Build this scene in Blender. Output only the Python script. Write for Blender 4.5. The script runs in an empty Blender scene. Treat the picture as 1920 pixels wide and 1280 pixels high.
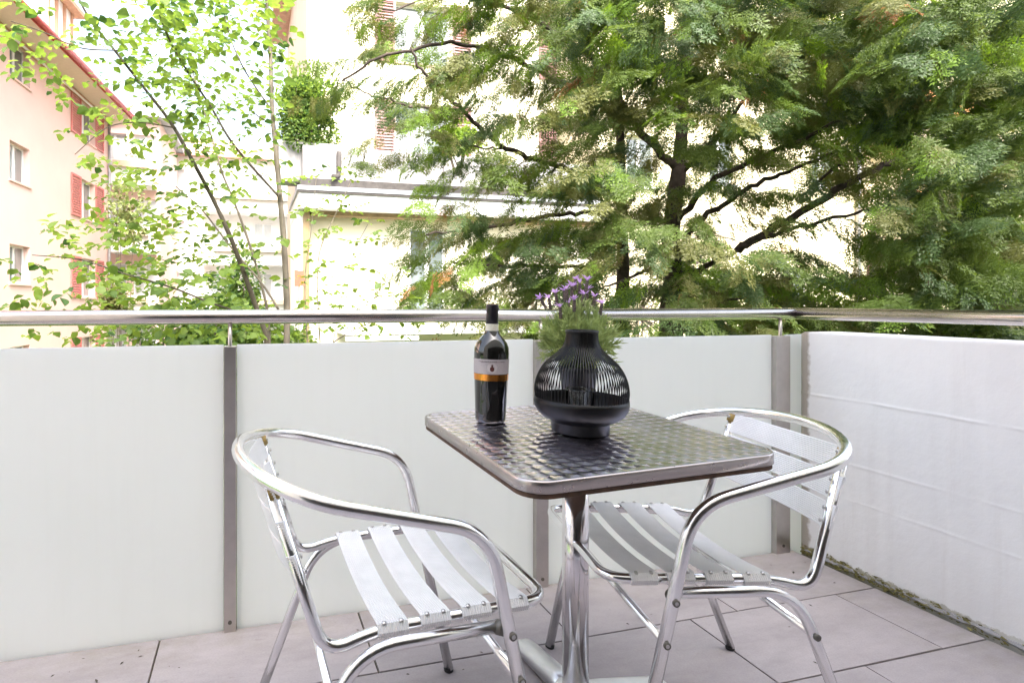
import bpy, math, random
import numpy as np
from mathutils import Vector, Matrix

random.seed(7)
rng = np.random.default_rng(11)
S = bpy.context.scene
R = math.radians

# ------------------------------------------------------------------ camera
F_PX, CX, HORIZON, EYE, YAW = 1038.3, 740.0, 568.0, 1.0, R(14.48)
cam_data = bpy.data.cameras.new('camera')
cam_data.sensor_width = 36.0
cam_data.lens = F_PX / 1920 * 36.0
cam_data.shift_x = (960 - CX) / 1920
cam_data.shift_y = -(640 - HORIZON) / 1920
cam_data.clip_start, cam_data.clip_end = 0.02, 600
cam = bpy.data.objects.new('camera', cam_data)
S.collection.objects.link(cam)
cam.location = (0, 0, EYE)
cam.rotation_euler = (R(90), 0, -YAW)
S.camera = cam

# ------------------------------------------------------------------ sky and sun
SUN_EL, SUN_ROT = R(52), R(176)
world = bpy.data.worlds.new('World')
S.world = world
world.use_nodes = True
nt = world.node_tree
bg = nt.nodes['Background']
sky = nt.nodes.new('ShaderNodeTexSky')
sky.sky_type = 'NISHITA'
sky.sun_disc = False
sky.sun_elevation, sky.sun_rotation = SUN_EL, SUN_ROT
sky.air_density, sky.dust_density, sky.ozone_density = 1.0, 6.0, 1.0
hs = nt.nodes.new('ShaderNodeHueSaturation')
hs.inputs['Saturation'].default_value = 0.6
nt.links.new(sky.outputs[0], hs.inputs['Color'])
nt.links.new(hs.outputs[0], bg.inputs['Color'])
bg.inputs['Strength'].default_value = 0.15
sun_d = bpy.data.lights.new('sun', 'SUN')
sun_d.energy, sun_d.angle, sun_d.color = 1.15, R(18), (1.0, 0.95, 0.88)
sun = bpy.data.objects.new('sun', sun_d)
S.collection.objects.link(sun)
to_sun = Vector((math.sin(SUN_ROT) * math.cos(SUN_EL), math.cos(SUN_ROT) * math.cos(SUN_EL), math.sin(SUN_EL)))
sun.rotation_euler = to_sun.to_track_quat('Z', 'Y').to_euler()
sun.location = to_sun * 40

S.view_settings.view_transform = 'Standard'
S.view_settings.look = 'None'
S.view_settings.exposure = 2.62
S.view_settings.gamma = 1.0
S.cycles.max_bounces = 8
S.cycles.transparent_max_bounces = 12
S.cycles.sample_clamp_indirect = 6.0

# ------------------------------------------------------------------ geometry of view (to place things at real distances)
FW = np.array([math.sin(YAW), math.cos(YAW), 0.0])
RT = np.array([math.cos(YAW), -math.sin(YAW), 0.0])
def ray(u, v): return FW + (u - CX) / F_PX * RT + np.array([0, 0, (HORIZON - v) / F_PX])
def on_z(u, v, z): r = ray(u, v); return np.array([0, 0, EYE]) + (z - EYE) / r[2] * r
def on_y(u, v, y): r = ray(u, v); return np.array([0, 0, EYE]) + y / r[1] * r
def on_x(u, v, x): r = ray(u, v); return np.array([0, 0, EYE]) + x / r[0] * r
def at(u, v, Z): return np.array([0, 0, EYE]) + Z * ray(u, v)

# ------------------------------------------------------------------ object helpers
def link(o, parent=None):
    S.collection.objects.link(o)
    if parent is not None: o.parent = parent
    return o
def tag(o, label=None, cat=None, group=None, kind=None):
    if label: o['label'] = label
    if cat: o['category'] = cat
    if group: o['group'] = group
    if kind: o['kind'] = kind
    return o
def empty(name, loc=(0, 0, 0), rot=(0, 0, 0)):
    o = bpy.data.objects.new(name, None)
    o.empty_display_size = 0.1
    o.location, o.rotation_euler = loc, rot
    return link(o)
def make_mesh(name, verts, faces, mats, smooth=False, midx=None):
    me = bpy.data.meshes.new(name)
    verts = np.asarray(verts, np.float32)
    if isinstance(faces, np.ndarray):
        n, k = faces.shape
        me.vertices.add(len(verts)); me.vertices.foreach_set('co', verts.ravel())
        me.loops.add(n * k); me.loops.foreach_set('vertex_index', faces.astype(np.int32).ravel())
        me.polygons.add(n)
        me.polygons.foreach_set('loop_start', np.arange(0, n * k, k, dtype=np.int32))
        me.update(calc_edges=True)
    else:
        me.from_pydata(verts.tolist(), [], faces); me.update()
    for m in (mats if isinstance(mats, (list, tuple)) else [mats]): me.materials.append(m)
    if midx is not None: me.polygons.foreach_set('material_index', np.asarray(midx, np.int32))
    if smooth: me.polygons.foreach_set('use_smooth', np.ones(len(me.polygons), bool))
    return me
def obj(name, verts, faces, mats, parent=None, smooth=False, midx=None):
    return link(bpy.data.objects.new(name, make_mesh(name, verts, faces, mats, smooth, midx)), parent)
def share(o, parent, matrix=None):
    c = o.copy(); link(c, parent)
    if matrix is not None: c.matrix_local = matrix
    return c
def copy_tree(o, parent=None):
    c = o.copy(); link(c); c.parent = parent
    for ch in list(o.children): copy_tree(ch, c)
    return c
class MB:
    """collects shapes into one mesh"""
    def __init__(s): s.v, s.f = [], []
    def add(s, v, f):
        b = len(s.v); s.v += [tuple(p) for p in v]; s.f += [tuple(i + b for i in q) for q in f]; return s
    def box(s, x0, x1, y0, y1, z0, z1):
        v = [(x, y, z) for z in (z0, z1) for y in (y0, y1) for x in (x0, x1)]
        return s.add(v, [(0, 2, 3, 1), (4, 5, 7, 6), (0, 1, 5, 4), (2, 6, 7, 3), (0, 4, 6, 2), (1, 3, 7, 5)])
    def tube(s, pts, r, seg=12, cap=True, closed=False):
        v, f = tube(pts, r, seg, cap, closed); return s.add(v, f)
    def lathe(s, prof, seg=32, cap=(True, True)):
        v, f = lathe(prof, seg, cap); return s.add(v, f)
    def build(s, name, mats, parent=None, smooth=False, bevel=0, seg=2, auto=None):
        o = obj(name, s.v, s.f, mats, parent, smooth)
        if bevel:
            m = o.modifiers.new('bevel', 'BEVEL'); m.width = bevel; m.segments = seg; m.limit_method = 'ANGLE'; m.angle_limit = R(40)
            m.harden_normals = False
        return o
def fillet(pts, rads, n=7):
    P = [np.array(p, float) for p in pts]; out = [P[0]]
    for i in range(1, len(P) - 1):
        r = rads[i] if isinstance(rads, (list, tuple)) else rads
        a, b, c = P[i - 1], P[i], P[i + 1]
        d1, d2 = (a - b), (c - b); l1, l2 = np.linalg.norm(d1), np.linalg.norm(d2)
        if r <= 0 or l1 < 1e-6 or l2 < 1e-6: out.append(b); continue
        t = min(r, l1 * .48, l2 * .48); p0, p1 = b + d1 / l1 * t, b + d2 / l2 * t
        for k in range(n + 1):
            q = k / n; out.append((1 - q) ** 2 * p0 + 2 * q * (1 - q) * b + q * q * p1)
    out.append(P[-1]); return out
def spline(pts, n=6):
    P = [np.array(p, float) for p in pts]; P = [2 * P[0] - P[1]] + P + [2 * P[-1] - P[-2]]; out = []
    for i in range(1, len(P) - 2):
        for k in range(n):
            t = k / n; a, b, c, d = P[i - 1:i + 3]
            out.append(.5 * ((2 * b) + (c - a) * t + (2 * a - 5 * b + 4 * c - d) * t * t + (3 * b - a - 3 * c + d) * t ** 3))
    out.append(P[-2]); return out
def tube(pts, r, seg=12, cap=True, closed=False):
    P = np.array(pts, float); n = len(P)
    rr = np.full(n, r) if np.isscalar(r) else np.interp(np.linspace(0, 1, n), np.linspace(0, 1, len(r)), r)
    T = np.gradient(P, axis=0)
    if closed: T = np.roll(P, -1, 0) - np.roll(P, 1, 0)
    T /= (np.linalg.norm(T, axis=1)[:, None] + 1e-12)
    N = np.cross(T[0], [0, 0, 1.0])
    if np.linalg.norm(N) < .1: N = np.cross(T[0], [1.0, 0, 0])
    N /= np.linalg.norm(N); V, Fc = [], []
    for i in range(n):
        N = N - T[i] * (N @ T[i]); N /= np.linalg.norm(N) + 1e-12
        B = np.cross(T[i], N)
        for k in range(seg):
            a = 2 * math.pi * k / seg
            V.append(P[i] + rr[i] * (math.cos(a) * N + math.sin(a) * B))
    m = n if closed else n - 1
    for i in range(m):
        for k in range(seg):
            j = (i + 1) % n; a, b = i * seg + k, i * seg + (k + 1) % seg
            c, d = j * seg + (k + 1) % seg, j * seg + k
            Fc.append((a, b, c, d))
    if cap and not closed:
        Fc.append(tuple(range(seg))[::-1]); Fc.append(tuple((n - 1) * seg + k for k in range(seg)))
    return V, Fc
def lathe(prof, seg=32, cap=(True, True)):
    V, Fc = [], []
    for r, z in prof:
        for k in range(seg):
            a = 2 * math.pi * k / seg; V.append((r * math.cos(a), r * math.sin(a), z))
    for i in range(len(prof) - 1):
        for k in range(seg):
            Fc.append((i * seg + k, i * seg + (k + 1) % seg, (i + 1) * seg + (k + 1) % seg, (i + 1) * seg + k))
    if cap[0]: Fc.append(tuple(range(seg))[::-1])
    if cap[1]: Fc.append(tuple((len(prof) - 1) * seg + k for k in range(seg)))
    return V, Fc

# ------------------------------------------------------------------ materials
def new_mat(name):
    m = bpy.data.materials.new(name); m.use_nodes = True
    return m, m.node_tree, m.node_tree.nodes['Principled BSDF']
def N(nt, t, **kw):
    n = nt.nodes.new('ShaderNode' + t)
    for k, v in kw.items(): setattr(n, k, v)
    return n
def ramp(nt, fac, stops):
    r = N(nt, 'ValToRGB'); el = r.color_ramp.elements
    while len(el) < len(stops): el.new(0.5)
    for e, (p, c) in zip(el, stops): e.position = p; e.color = (*c, 1) if len(c) == 3 else c
    nt.links.new(fac, r.inputs[0]); return r.outputs[0]
def noise(nt, scale, detail=4, rough=.55, coord='Object', stretch=None, dist=0):
    tc = N(nt, 'TexCoord'); src = tc.outputs[coord]
    if stretch:
        mp = N(nt, 'Mapping'); mp.inputs['Scale'].default_value = stretch
        nt.links.new(src, mp.inputs[0]); src = mp.outputs[0]
    n = N(nt, 'TexNoise'); n.inputs['Scale'].default_value = scale; n.inputs['Detail'].default_value = detail
    n.inputs['Roughness'].default_value = rough; n.inputs['Distortion'].default_value = dist
    nt.links.new(src, n.inputs['Vector']); return n.outputs['Fac']
def bump(nt, bsdf, height, strength=.3, dist=.01):
    b = N(nt, 'Bump'); b.inputs['Strength'].default_value = strength; b.inputs['Distance'].default_value = dist
    nt.links.new(height, b.inputs['Height']); nt.links.new(b.outputs[0], bsdf.inputs['Normal']); return b
def mul(nt, a, b, op='MULTIPLY'):
    m = N(nt, 'Math', operation=op)
    for i, x in enumerate((a, b)):
        if isinstance(x, (int, float)): m.inputs[i].default_value = x
        else: nt.links.new(x, m.inputs[i])
    return m.outputs[0]
def mixc(nt, fac, a, b, mode='MIX'):
    m = N(nt, 'Mix', data_type='RGBA', blend_type=mode)
    for s, x in ((0, fac), (6, a), (7, b)):
        if isinstance(x, (int, float)): m.inputs[s].default_value = x
        elif isinstance(x, tuple): m.inputs[s].default_value = (*x, 1)
        else: nt.links.new(x, m.inputs[s])
    return m.outputs[2]
def plain(name, col, rough=.6, metal=0., var=.12, scale=8., bmp=0., bscale=60., coord='Object', spec=None, stretch=None):
    m, nt, b = new_mat(name)
    f = noise(nt, scale, 5, .6, coord, stretch)
    c = np.array(col)
    nt.links.new(ramp(nt, f, [(.3, tuple(np.clip(c * (1 - var), 0, 1))), (.7, tuple(np.clip(c * (1 + var), 0, 1)))]), b.inputs['Base Color'])
    b.inputs['Roughness'].default_value = rough; b.inputs['Metallic'].default_value = metal
    if spec is not None: b.inputs['Specular IOR Level'].default_value = spec
    if bmp: bump(nt, b, noise(nt, bscale, 4, .6, coord), bmp, .004)
    return m

M = {}
# polished tube: faint scratches and smears in the gloss
def metal(name, col, r0, r1, scale=30, stretch=None, bmp=0.02):
    m, nt, b = new_mat(name)
    b.inputs['Metallic'].default_value = 1.0
    f = noise(nt, scale, 6, .65, 'Object', stretch)
    nt.links.new(ramp(nt, f, [(.35, (r0,) * 3), (.75, (r1,) * 3)]), b.inputs['Roughness'])
    c = np.array(col)
    nt.links.new(ramp(nt, noise(nt, scale * .4, 4), [(.3, tuple(c * .93)), (.7, tuple(np.clip(c * 1.04, 0, 1)))]), b.inputs['Base Color'])
    if bmp: bump(nt, b, f, bmp, .002)
    return m
M['alu'] = metal('polished_aluminium', (.91, .90, .90), .15, .27, 30, None, .008)
M['slat'] = metal('anodised_aluminium', (.83, .82, .82), .40, .52, 40, (1, 8, 8))
M['slat'].node_tree.nodes['Principled BSDF'].inputs['Metallic'].default_value = .55
M['steel'] = metal('brushed_stainless_steel', (.56, .525, .50), .34, .44, 60, (1, 1, .05), .004)
M['rail'] = metal('brushed_steel_tube', (.66, .60, .575), .17, .25, 60, (.05, .05, 1), 0)
M['edge'] = metal('rolled_steel_edge', (.47, .42, .40), .26, .40, 40, None, .006)
M['chrome'] = metal('chromed_steel', (.80, .77, .78), .10, .18, 30, None, .008)
M['cast'] = metal('cast_aluminium', (.78, .79, .80), .28, .40)
M['rivet'] = metal('rivet_steel', (.55, .53, .52), .25, .4)
M['screw'] = plain('dull_screw', (.16, .15, .13), .45, .8)
M['rubber'] = plain('black_rubber', (.02, .02, .02), .7)
M['brass'] = plain('yellowed_plastic_cap', (.35, .24, .07), .5)
M['board'] = plain('brown_fibreboard', (.09, .05, .03), .8, var=.4, scale=30)
M['blackm'] = plain('black_lacquered_metal', (.0016, .0014, .0016), .40, .0, bmp=.02, bscale=300, spec=.28)
M['pot'] = plain('dark_plastic_pot', (.03, .03, .032), .5)

def m_tile():
    m, nt, b = new_mat('grey_mauve_stoneware')
    oi = N(nt, 'ObjectInfo')
    tc = N(nt, 'TexCoord'); add = N(nt, 'VectorMath', operation='ADD'); sc = N(nt, 'VectorMath', operation='SCALE')
    nt.links.new(oi.outputs['Random'], sc.inputs[0]); sc.inputs['Scale'].default_value = 37
    cmb = N(nt, 'CombineXYZ'); nt.links.new(oi.outputs['Random'], cmb.inputs[0]); nt.links.new(oi.outputs['Random'], cmb.inputs[1])
    nt.links.new(cmb.outputs[0], sc.inputs[0])
    nt.links.new(tc.outputs['Object'], add.inputs[0]); nt.links.new(sc.outputs[0], add.inputs[1])
    def nz(scale, st=(1, 1, 1), det=6, ro=.6):
        mp = N(nt, 'Mapping'); mp.inputs['Scale'].default_value = st; nt.links.new(add.outputs[0], mp.inputs[0])
        n = N(nt, 'TexNoise'); n.inputs['Scale'].default_value = scale; n.inputs['Detail'].default_value = det; n.inputs['Roughness'].default_value = ro
        nt.links.new(mp.outputs[0], n.inputs['Vector']); return n.outputs['Fac']
    base = ramp(nt, nz(4.2, (1, 2.6, 1), 9, .68), [(.22, (.30, .266, .265)), (.5, (.40, .358, .357)), (.78, (.475, .43, .427))])
    fine = ramp(nt, nz(160, (1, 2.5, 1), 3), [(.3, (.86, .85, .85)), (.6, (1, 1, 1))])
    c = mixc(nt, 1.0, base, fine, 'MULTIPLY')
    hsv = N(nt, 'HueSaturation'); nt.links.new(c, hsv.inputs['Color'])
    v = N(nt, 'MapRange'); nt.links.new(oi.outputs['Random'], v.inputs[0]); v.inputs[3].default_value = .93; v.inputs[4].default_value = 1.06
    nt.links.new(v.outputs[0], hsv.inputs['Value'])
    # small dark smears of soil and olive algae
    dirt = ramp(nt, nz(14, (1, 3.2, 1), 8, .7), [(.62, (0, 0, 0)), (.70, (1, 1, 1))])
    mask = ramp(nt, nz(2.2), [(.46, (0, 0, 0)), (.62, (1, 1, 1))])
    df = mul(nt, mul(nt, dirt, mask), .7)
    c2 = mixc(nt, df, hsv.outputs[0], (.17, .14, .10))
    # patchy darker yellow-brown tone towards the wall and the glass (world x/y)
    geo = N(nt, 'NewGeometry'); sep = N(nt, 'SeparateXYZ'); nt.links.new(geo.outputs['Position'], sep.inputs[0])
    ex = N(nt, 'MapRange'); nt.links.new(sep.outputs[0], ex.inputs[0]); ex.inputs[1].default_value = 1.78; ex.inputs[2].default_value = 2.14
    ey = N(nt, 'MapRange'); nt.links.new(sep.outputs[1], ey.inputs[0]); ey.inputs[1].default_value = 1.58; ey.inputs[2].default_value = 1.78
    e = mul(nt, ex.outputs[0], ey.outputs[0], 'MAXIMUM')
    ef = mul(nt, mul(nt, e, ramp(nt, nz(9, (1, 1.5, 1), 6, .7), [(.42, (0, 0, 0)), (.68, (1, 1, 1))])), .45)
    c3 = mixc(nt, ef, c2, (.25, .22, .13))
    nt.links.new(c3, b.inputs['Base Color'])
    nt.links.new(ramp(nt, nz(30), [(.3, (.42,) * 3), (.7, (.6,) * 3)]), b.inputs['Roughness'])
    bump(nt, b, nz(120, (1, 2, 1), 5), .10, .003)
    return m
M['tile'] = m_tile()
M['grout'] = plain('dark_mossy_joint', (.10, .085, .055), .9, var=.5, scale=20)

def m_wall():
    m, nt, b = new_mat('white_painted_concrete')
    f = noise(nt, 3.0, 6, .6)
    base = ramp(nt, f, [(.3, (.77, .75, .735)), (.7, (.85, .835, .815))])
    streak = ramp(nt, noise(nt, 10, 6, .7, 'Object', (1, 1.6, .12)), [(.52, (1, 1, 1)), (.78, (.93, .915, .905))])
    c = mixc(nt, 1, base, streak, 'MULTIPLY')
    tc = N(nt, 'TexCoord'); sep = N(nt, 'SeparateXYZ'); nt.links.new(tc.outputs['Object'], sep.inputs[0])
    # algae rising from the floor joint with a ragged edge
    hgt = N(nt, 'MapRange'); nt.links.new(sep.outputs[2], hgt.inputs[0]); hgt.inputs[1].default_value = .0; hgt.inputs[2].default_value = .060; hgt.inputs[3].default_value = 1; hgt.inputs[4].default_value = 0
    g = mul(nt, hgt.outputs[0], noise(nt, 34, 8, .75), 'ADD')
    gm = ramp(nt, g, [(.92, (0, 0, 0)), (1.18 if False else 1.0, (1, 1, 1))])
    far = N(nt, 'MapRange'); nt.links.new(sep.outputs[1], far.inputs[0]); far.inputs[1].default_value = 1.0; far.inputs[2].default_value = 1.7; far.inputs[3].default_value = .35; far.inputs[4].default_value = 1
    c = mixc(nt, mul(nt, mul(nt, gm, far.outputs[0]), .8), c, (.22, .185, .06))
    # patchy brown tone on the end near the glass
    en = N(nt, 'MapRange'); nt.links.new(sep.outputs[1], en.inputs[0]); en.inputs[1].default_value = 1.695; en.inputs[2].default_value = 1.735
    eg = mul(nt, mul(nt, en.outputs[0], noise(nt, 22, 6, .7), 'ADD'), .85)
    em = ramp(nt, eg, [(.75, (0, 0, 0)), (1, (1, 1, 1))])
    c = mixc(nt, mul(nt, em, .75), c, (.28, .22, .15))
    nt.links.new(c, b.inputs['Base Color'])
    b.inputs['Roughness'].default_value = .72
    h1 = noise(nt, 34, 6, .62, 'Object', (1, 1, 1)); h2 = noise(nt, 7, 5, .6, 'Object', (1, .7, 1.5))
    bump(nt, b, mul(nt, h1, mul(nt, h2, .25), 'ADD'), .26, .005)
    return m
M['wall'] = m_wall()
M['moss'] = plain('moss', (.20, .175, .06), .95, var=.5, scale=60)

def m_frost():
    m, nt, b = new_mat('frosted_glass')
    out = nt.nodes['Material Output']
    f = noise(nt, 1.2, 4, .5)
    smear = noise(nt, 3, 6, .65, 'Object', (.35, 1, 1))
    col = ramp(nt, f, [(.35, (.875, .915, .935)), (.65, (.925, .95, .96))])
    b.inputs['Roughness'].default_value = .32
    nt.links.new(ramp(nt, smear, [(.4, (.30,) * 3), (.7, (.44,) * 3)]), b.inputs['Roughness'])
    drip = ramp(nt, noise(nt, 26, 6, .7, 'Object', (1, 1, .05)), [(.50, (1, 1, 1)), (.80, (.94, .94, .935))])
    blot = ramp(nt, noise(nt, 2.2, 7, .7, 'Object', (1, 1, .8)), [(.35, (.965, .965, .96)), (.62, (1, 1, 1))])
    col = mixc(nt, 1, mixc(nt, 1, col, drip, 'MULTIPLY'), blot, 'MULTIPLY')
    nt.links.new(col, b.inputs['Base Color'])
    tr = N(nt, 'BsdfTranslucent'); tr.inputs['Color'].default_value = (.92, .938, .99, 1)
    mx = N(nt, 'MixShader'); mx.inputs[0].default_value = .62
    nt.links.new(b.outputs[0], mx.inputs[1]); nt.links.new(tr.outputs[0], mx.inputs[2])
    nt.links.new(mx.outputs[0], out.inputs['Surface'])
    return m
M['frost'] = m_frost()

def m_swirl():
    """engine-turned steel: overlapping circularly brushed discs, shown by the brushing direction"""
    m, nt, b = new_mat('engine_turned_steel')
    L = nt.links.new
    tc = N(nt, 'TexCoord'); sep = N(nt, 'SeparateXYZ'); L(tc.outputs['Object'], sep.inputs[0])
    s = 1 / .031; RR = .74
    X = mul(nt, sep.outputs[0], s); Y = mul(nt, sep.outputs[1], s * 1.0)
    def fl(a): return mul(nt, mul(nt, a, RR, 'ADD'), 0, 'FLOOR')
    j = fl(Y); i = fl(X)
    dxa = mul(nt, X, i, 'SUBTRACT'); dya = mul(nt, Y, j, 'SUBTRACT')
    dxb = mul(nt, dxa, 1, 'ADD'); dyb = mul(nt, dya, 1, 'ADD')
    def inside(dx, dy):
        return mul(nt, mul(nt, mul(nt, dx, dx), mul(nt, dy, dy), 'ADD'), RR * RR, 'LESS_THAN')
    def pick(c, a, b_):   # c ? a : b_
        q = N(nt, 'Mix', data_type='FLOAT'); L(c, q.inputs[0])
        for k, x in ((2, b_), (3, a)): L(x, q.inputs[k])
        return q.outputs[0]
    aa, ba, ab = inside(dxa, dya), inside(dxb, dya), inside(dxa, dyb)
    dx = pick(aa, dxa, pick(ba, dxb, pick(ab, dxa, dxb)))
    dy = pick(aa, dya, pick(ba, dya, dyb))
    r2 = mul(nt, mul(nt, mul(nt, mul(nt, dx, dx), mul(nt, dy, dy), 'ADD'), .5, 'POWER'), .04, 'MAXIMUM')
    # each disc is a shallow cone left by the brush: its normal leans outward
    lean = mul(nt, .155, r2, 'DIVIDE')
    cv = N(nt, 'CombineXYZ'); L(mul(nt, dx, lean), cv.inputs[0]); L(mul(nt, dy, lean), cv.inputs[1]); cv.inputs[2].default_value = 1
    vt = N(nt, 'VectorTransform', vector_type='NORMAL', convert_from='OBJECT', convert_to='WORLD'); L(cv.outputs[0], vt.inputs[0])
    nrm = N(nt, 'VectorMath', operation='NORMALIZE'); L(vt.outputs[0], nrm.inputs[0])
    L(nrm.outputs[0], b.inputs['Normal'])
    b.inputs['Metallic'].default_value = 1
    b.inputs['Base Color'].default_value = (.86, .80, .90, 1)
    nt.links.new(ramp(nt, noise(nt, 9, 5), [(.35, (.17,) * 3), (.7, (.25,) * 3)]), b.inputs['Roughness'])
    # clear gloss from years of wiping
    b.inputs['Coat Weight'].default_value = .0
    return m
M['swirl'] = m_swirl()

def m_leaf(name, c0, c1, trans=.45, rough=.5, scale=3):
    m, nt, b = new_mat(name)
    out = nt.nodes['Material Output']
    f = noise(nt, scale, 4, .6)
    col = ramp(nt, f, [(.3, c0), (.7, c1)])
    nt.links.new(col, b.inputs['Base Color']); b.inputs['Roughness'].default_value = rough
    b.inputs['Specular IOR Level'].default_value = .35
    tr = N(nt, 'BsdfTranslucent')
    hv = N(nt, 'HueSaturation'); hv.inputs['Saturation'].default_value = 1.1; hv.inputs['Value'].default_value = 1.6; hv.inputs['Hue'].default_value = .488
    nt.links.new(col, hv.inputs['Color']); nt.links.new(hv.outputs[0], tr.inputs['Color'])
    mx = N(nt, 'MixShader'); mx.inputs[0].default_value = trans
    nt.links.new(b.outputs[0], mx.inputs[1]); nt.links.new(tr.outputs[0], mx.inputs[2]); nt.links.new(mx.outputs[0], out.inputs['Surface'])
    return m
M['leaf_a'] = m_leaf('fresh_leaf', (.135, .215, .04), (.195, .275, .062), .5)
M['leaf_b'] = m_leaf('mid_leaf', (.085, .15, .035), (.125, .195, .048), .45)
M['leaf_c'] = m_leaf('old_leaf', (.04, .09, .025), (.06, .125, .03), .35)
M['needle_a'] = m_leaf('needle_green', (.078, .122, .026), (.125, .178, .04), .38)
M['needle_b'] = m_leaf('needle_dark', (.052, .092, .034), (.082, .13, .044), .34)
M['needle_c'] = m_leaf('needle_young', (.115, .20, .025), (.17, .265, .04), .4)
M['needle_d'] = m_leaf('needle_dead', (.30, .14, .05), (.38, .20, .08), .2)
M['needle_e'] = m_leaf('needle_olive', (.108, .122, .034), (.16, .17, .055), .36)
M['lav_leaf'] = m_leaf('lavender_leaf', (.20, .27, .085), (.34, .40, .17), .35, scale=30)
M['lav_stem'] = plain('lavender_stem', (.20, .26, .09), .7)
M['lav_spike'] = plain('lavender_spike', (.13, .10, .09), .8, var=.4, scale=200)
M['lav_petal'] = m_leaf('lavender_petal', (.48, .29, .56), (.66, .46, .72), .35, .6)
M['bark'] = plain('dark_conifer_bark', (.062, .046, .038), .95, var=.5, scale=14, bmp=.8, bscale=40)
M['bark_l'] = plain('grey_brown_bark', (.17, .145, .11), .85, var=.3, scale=10, bmp=.3)
M['bark_d'] = plain('olive_brown_bark', (.085, .07, .05), .85, var=.3, scale=10, bmp=.3)

M['pink'] = plain('pale_pink_plaster', (.75, .53, .475), .9, var=.05, scale=.7, bmp=.08, bscale=30)
M['cream'] = plain('cream_plaster', (.76, .71, .55), .9, var=.05, scale=.6, bmp=.08, bscale=30)
M['cream2'] = plain('yellow_cream_plaster', (.70, .62, .42), .9, var=.06, scale=.6, bmp=.08, bscale=30)
M['white'] = plain('white_plaster', (.78, .77, .76), .85, var=.04, scale=.8)
M['beige'] = plain('beige_plaster', (.60, .49, .37), .9, var=.06, scale=1)
M['frame'] = plain('white_window_frame', (.80, .80, .80), .45, var=.02)
M['shutter'] = plain('faded_red_shutter', (.58, .19, .17), .6, var=.12, scale=6)
M['shutter2'] = plain('brown_red_shutter', (.24, .12, .12), .6, var=.15, scale=6)
M['red'] = plain('red_metal_gutter', (.42, .06, .05), .5, var=.15)
M['orange'] = plain('tan_wood', (.46, .27, .17), .7, var=.15)
M['rooft'] = plain('pale_roof_tile', (.42, .27, .21), .9, var=.25, scale=4)
M['soffit'] = plain('cream_soffit', (.68, .56, .46), .8, var=.05)
M['pipe'] = plain('zinc_pipe', (.36, .35, .36), .45, .6)
M['concrete'] = plain('stained_concrete', (.31, .30, .30), .9, var=.25, scale=2.2, bmp=.2, bscale=20, stretch=(3, 3, .5))
M['darkroof_shadow'] = plain('dark_roof_edge_and_shadow', (.05, .044, .04), .8, var=.3)  # also colours the shadow gap below the parapet
M['zinc'] = plain('zinc_sheet', (.34, .35, .37), .5, .4, var=.15)
M['brownw'] = plain('brown_jamb_and_shadow', (.24, .17, .09), .8, var=.2)  # also colours the shadow line under the wing's roof slab
M['room'] = plain('dim_room', (.26, .245, .25), .8)
M['curtain'] = plain('pale_curtain', (.55, .56, .54), .9, var=.12, scale=10, stretch=(8, 8, .3))
M['grass'] = plain('lawn', (.06, .10, .025), .95, var=.5, scale=3)
M['signred'] = plain('red_sign', (.55, .10, .06), .5)
M['awning'] = plain('orange_awning', (.62, .26, .10), .8, var=.2, scale=3)
def m_pane():
    m, nt, b = new_mat('window_pane')
    b.inputs['Base Color'].default_value = (.16, .19, .19, 1); b.inputs['Roughness'].default_value = .04
    b.inputs['Specular IOR Level'].default_value = .8; b.inputs['Coat Weight'].default_value = .6; b.inputs['Coat Roughness'].default_value = .03
    return m
M['pane'] = m_pane()
M['pane_l'] = plain('pale_curtained_pane', (.50, .52, .53), .1, var=.15, scale=2)
def m_glass(name, col, rough=0.0):
    m, nt, b = new_mat(name)
    b.inputs['Base Color'].default_value = (*col, 1); b.inputs['Transmission Weight'].default_value = 1
    b.inputs['Roughness'].default_value = rough; b.inputs['IOR'].default_value = 1.5
    return m
M['glass'] = m_glass('clear_glass', (.97, .98, .98))
def m_bottle():
    m, nt, b = new_mat('dark_bottle_glass')
    b.inputs['Base Color'].default_value = (.006, .006, .005, 1); b.inputs['Roughness'].default_value = .04
    b.inputs['Specular IOR Level'].default_value = .6; b.inputs['Coat Weight'].default_value = .5; b.inputs['Coat Roughness'].default_value = .02
    return m
M['bottle'] = m_bottle()
M['capsule'] = plain('black_foil', (.012, .010, .014), .3, .3)
M['capsule_top'] = plain('copper_brown_foil', (.30, .12, .07), .4, .5)
M['neckband'] = plain('pale_tax_band', (.62, .60, .50), .7, var=.12, scale=180)
M['copper'] = metal('copper_foil', (.80, .32, .06), .18, .28)
def m_label():
    """paper label: rows of tiny illegible print"""
    m, nt, b = new_mat('bottle_label')
    L = nt.links.new
    tc = N(nt, 'TexCoord'); sep = N(nt, 'SeparateXYZ'); L(tc.outputs['Object'], sep.inputs[0])
    ang = N(nt, 'Math', operation='ARCTAN2'); L(sep.outputs[1], ang.inputs[0]); L(sep.outputs[0], ang.inputs[1])
    cv = N(nt, 'CombineXYZ'); L(mul(nt, ang.outputs[0], 26), cv.inputs[0]); L(mul(nt, sep.outputs[2], 420), cv.inputs[1])
    n = N(nt, 'TexNoise'); n.inputs['Scale'].default_value = 1.6; n.inputs['Detail'].default_value = 2; L(cv.outputs[0], n.inputs['Vector'])
    ink = ramp(nt, n.outputs['Fac'], [(.50, (1, 1, 1)), (.58, (.62, .58, .58))])
    c = mixc(nt, 1, (.46, .42, .42), ink, 'MULTIPLY')
    L(c, b.inputs['Base Color']); b.inputs['Roughness'].default_value = .55
    return m
M['label'] = m_label()
M['ink'] = plain('dark_print', (.13, .09, .10), .6)
M['emblem'] = plain('dark_red_print', (.07, .012, .008), .5)
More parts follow.
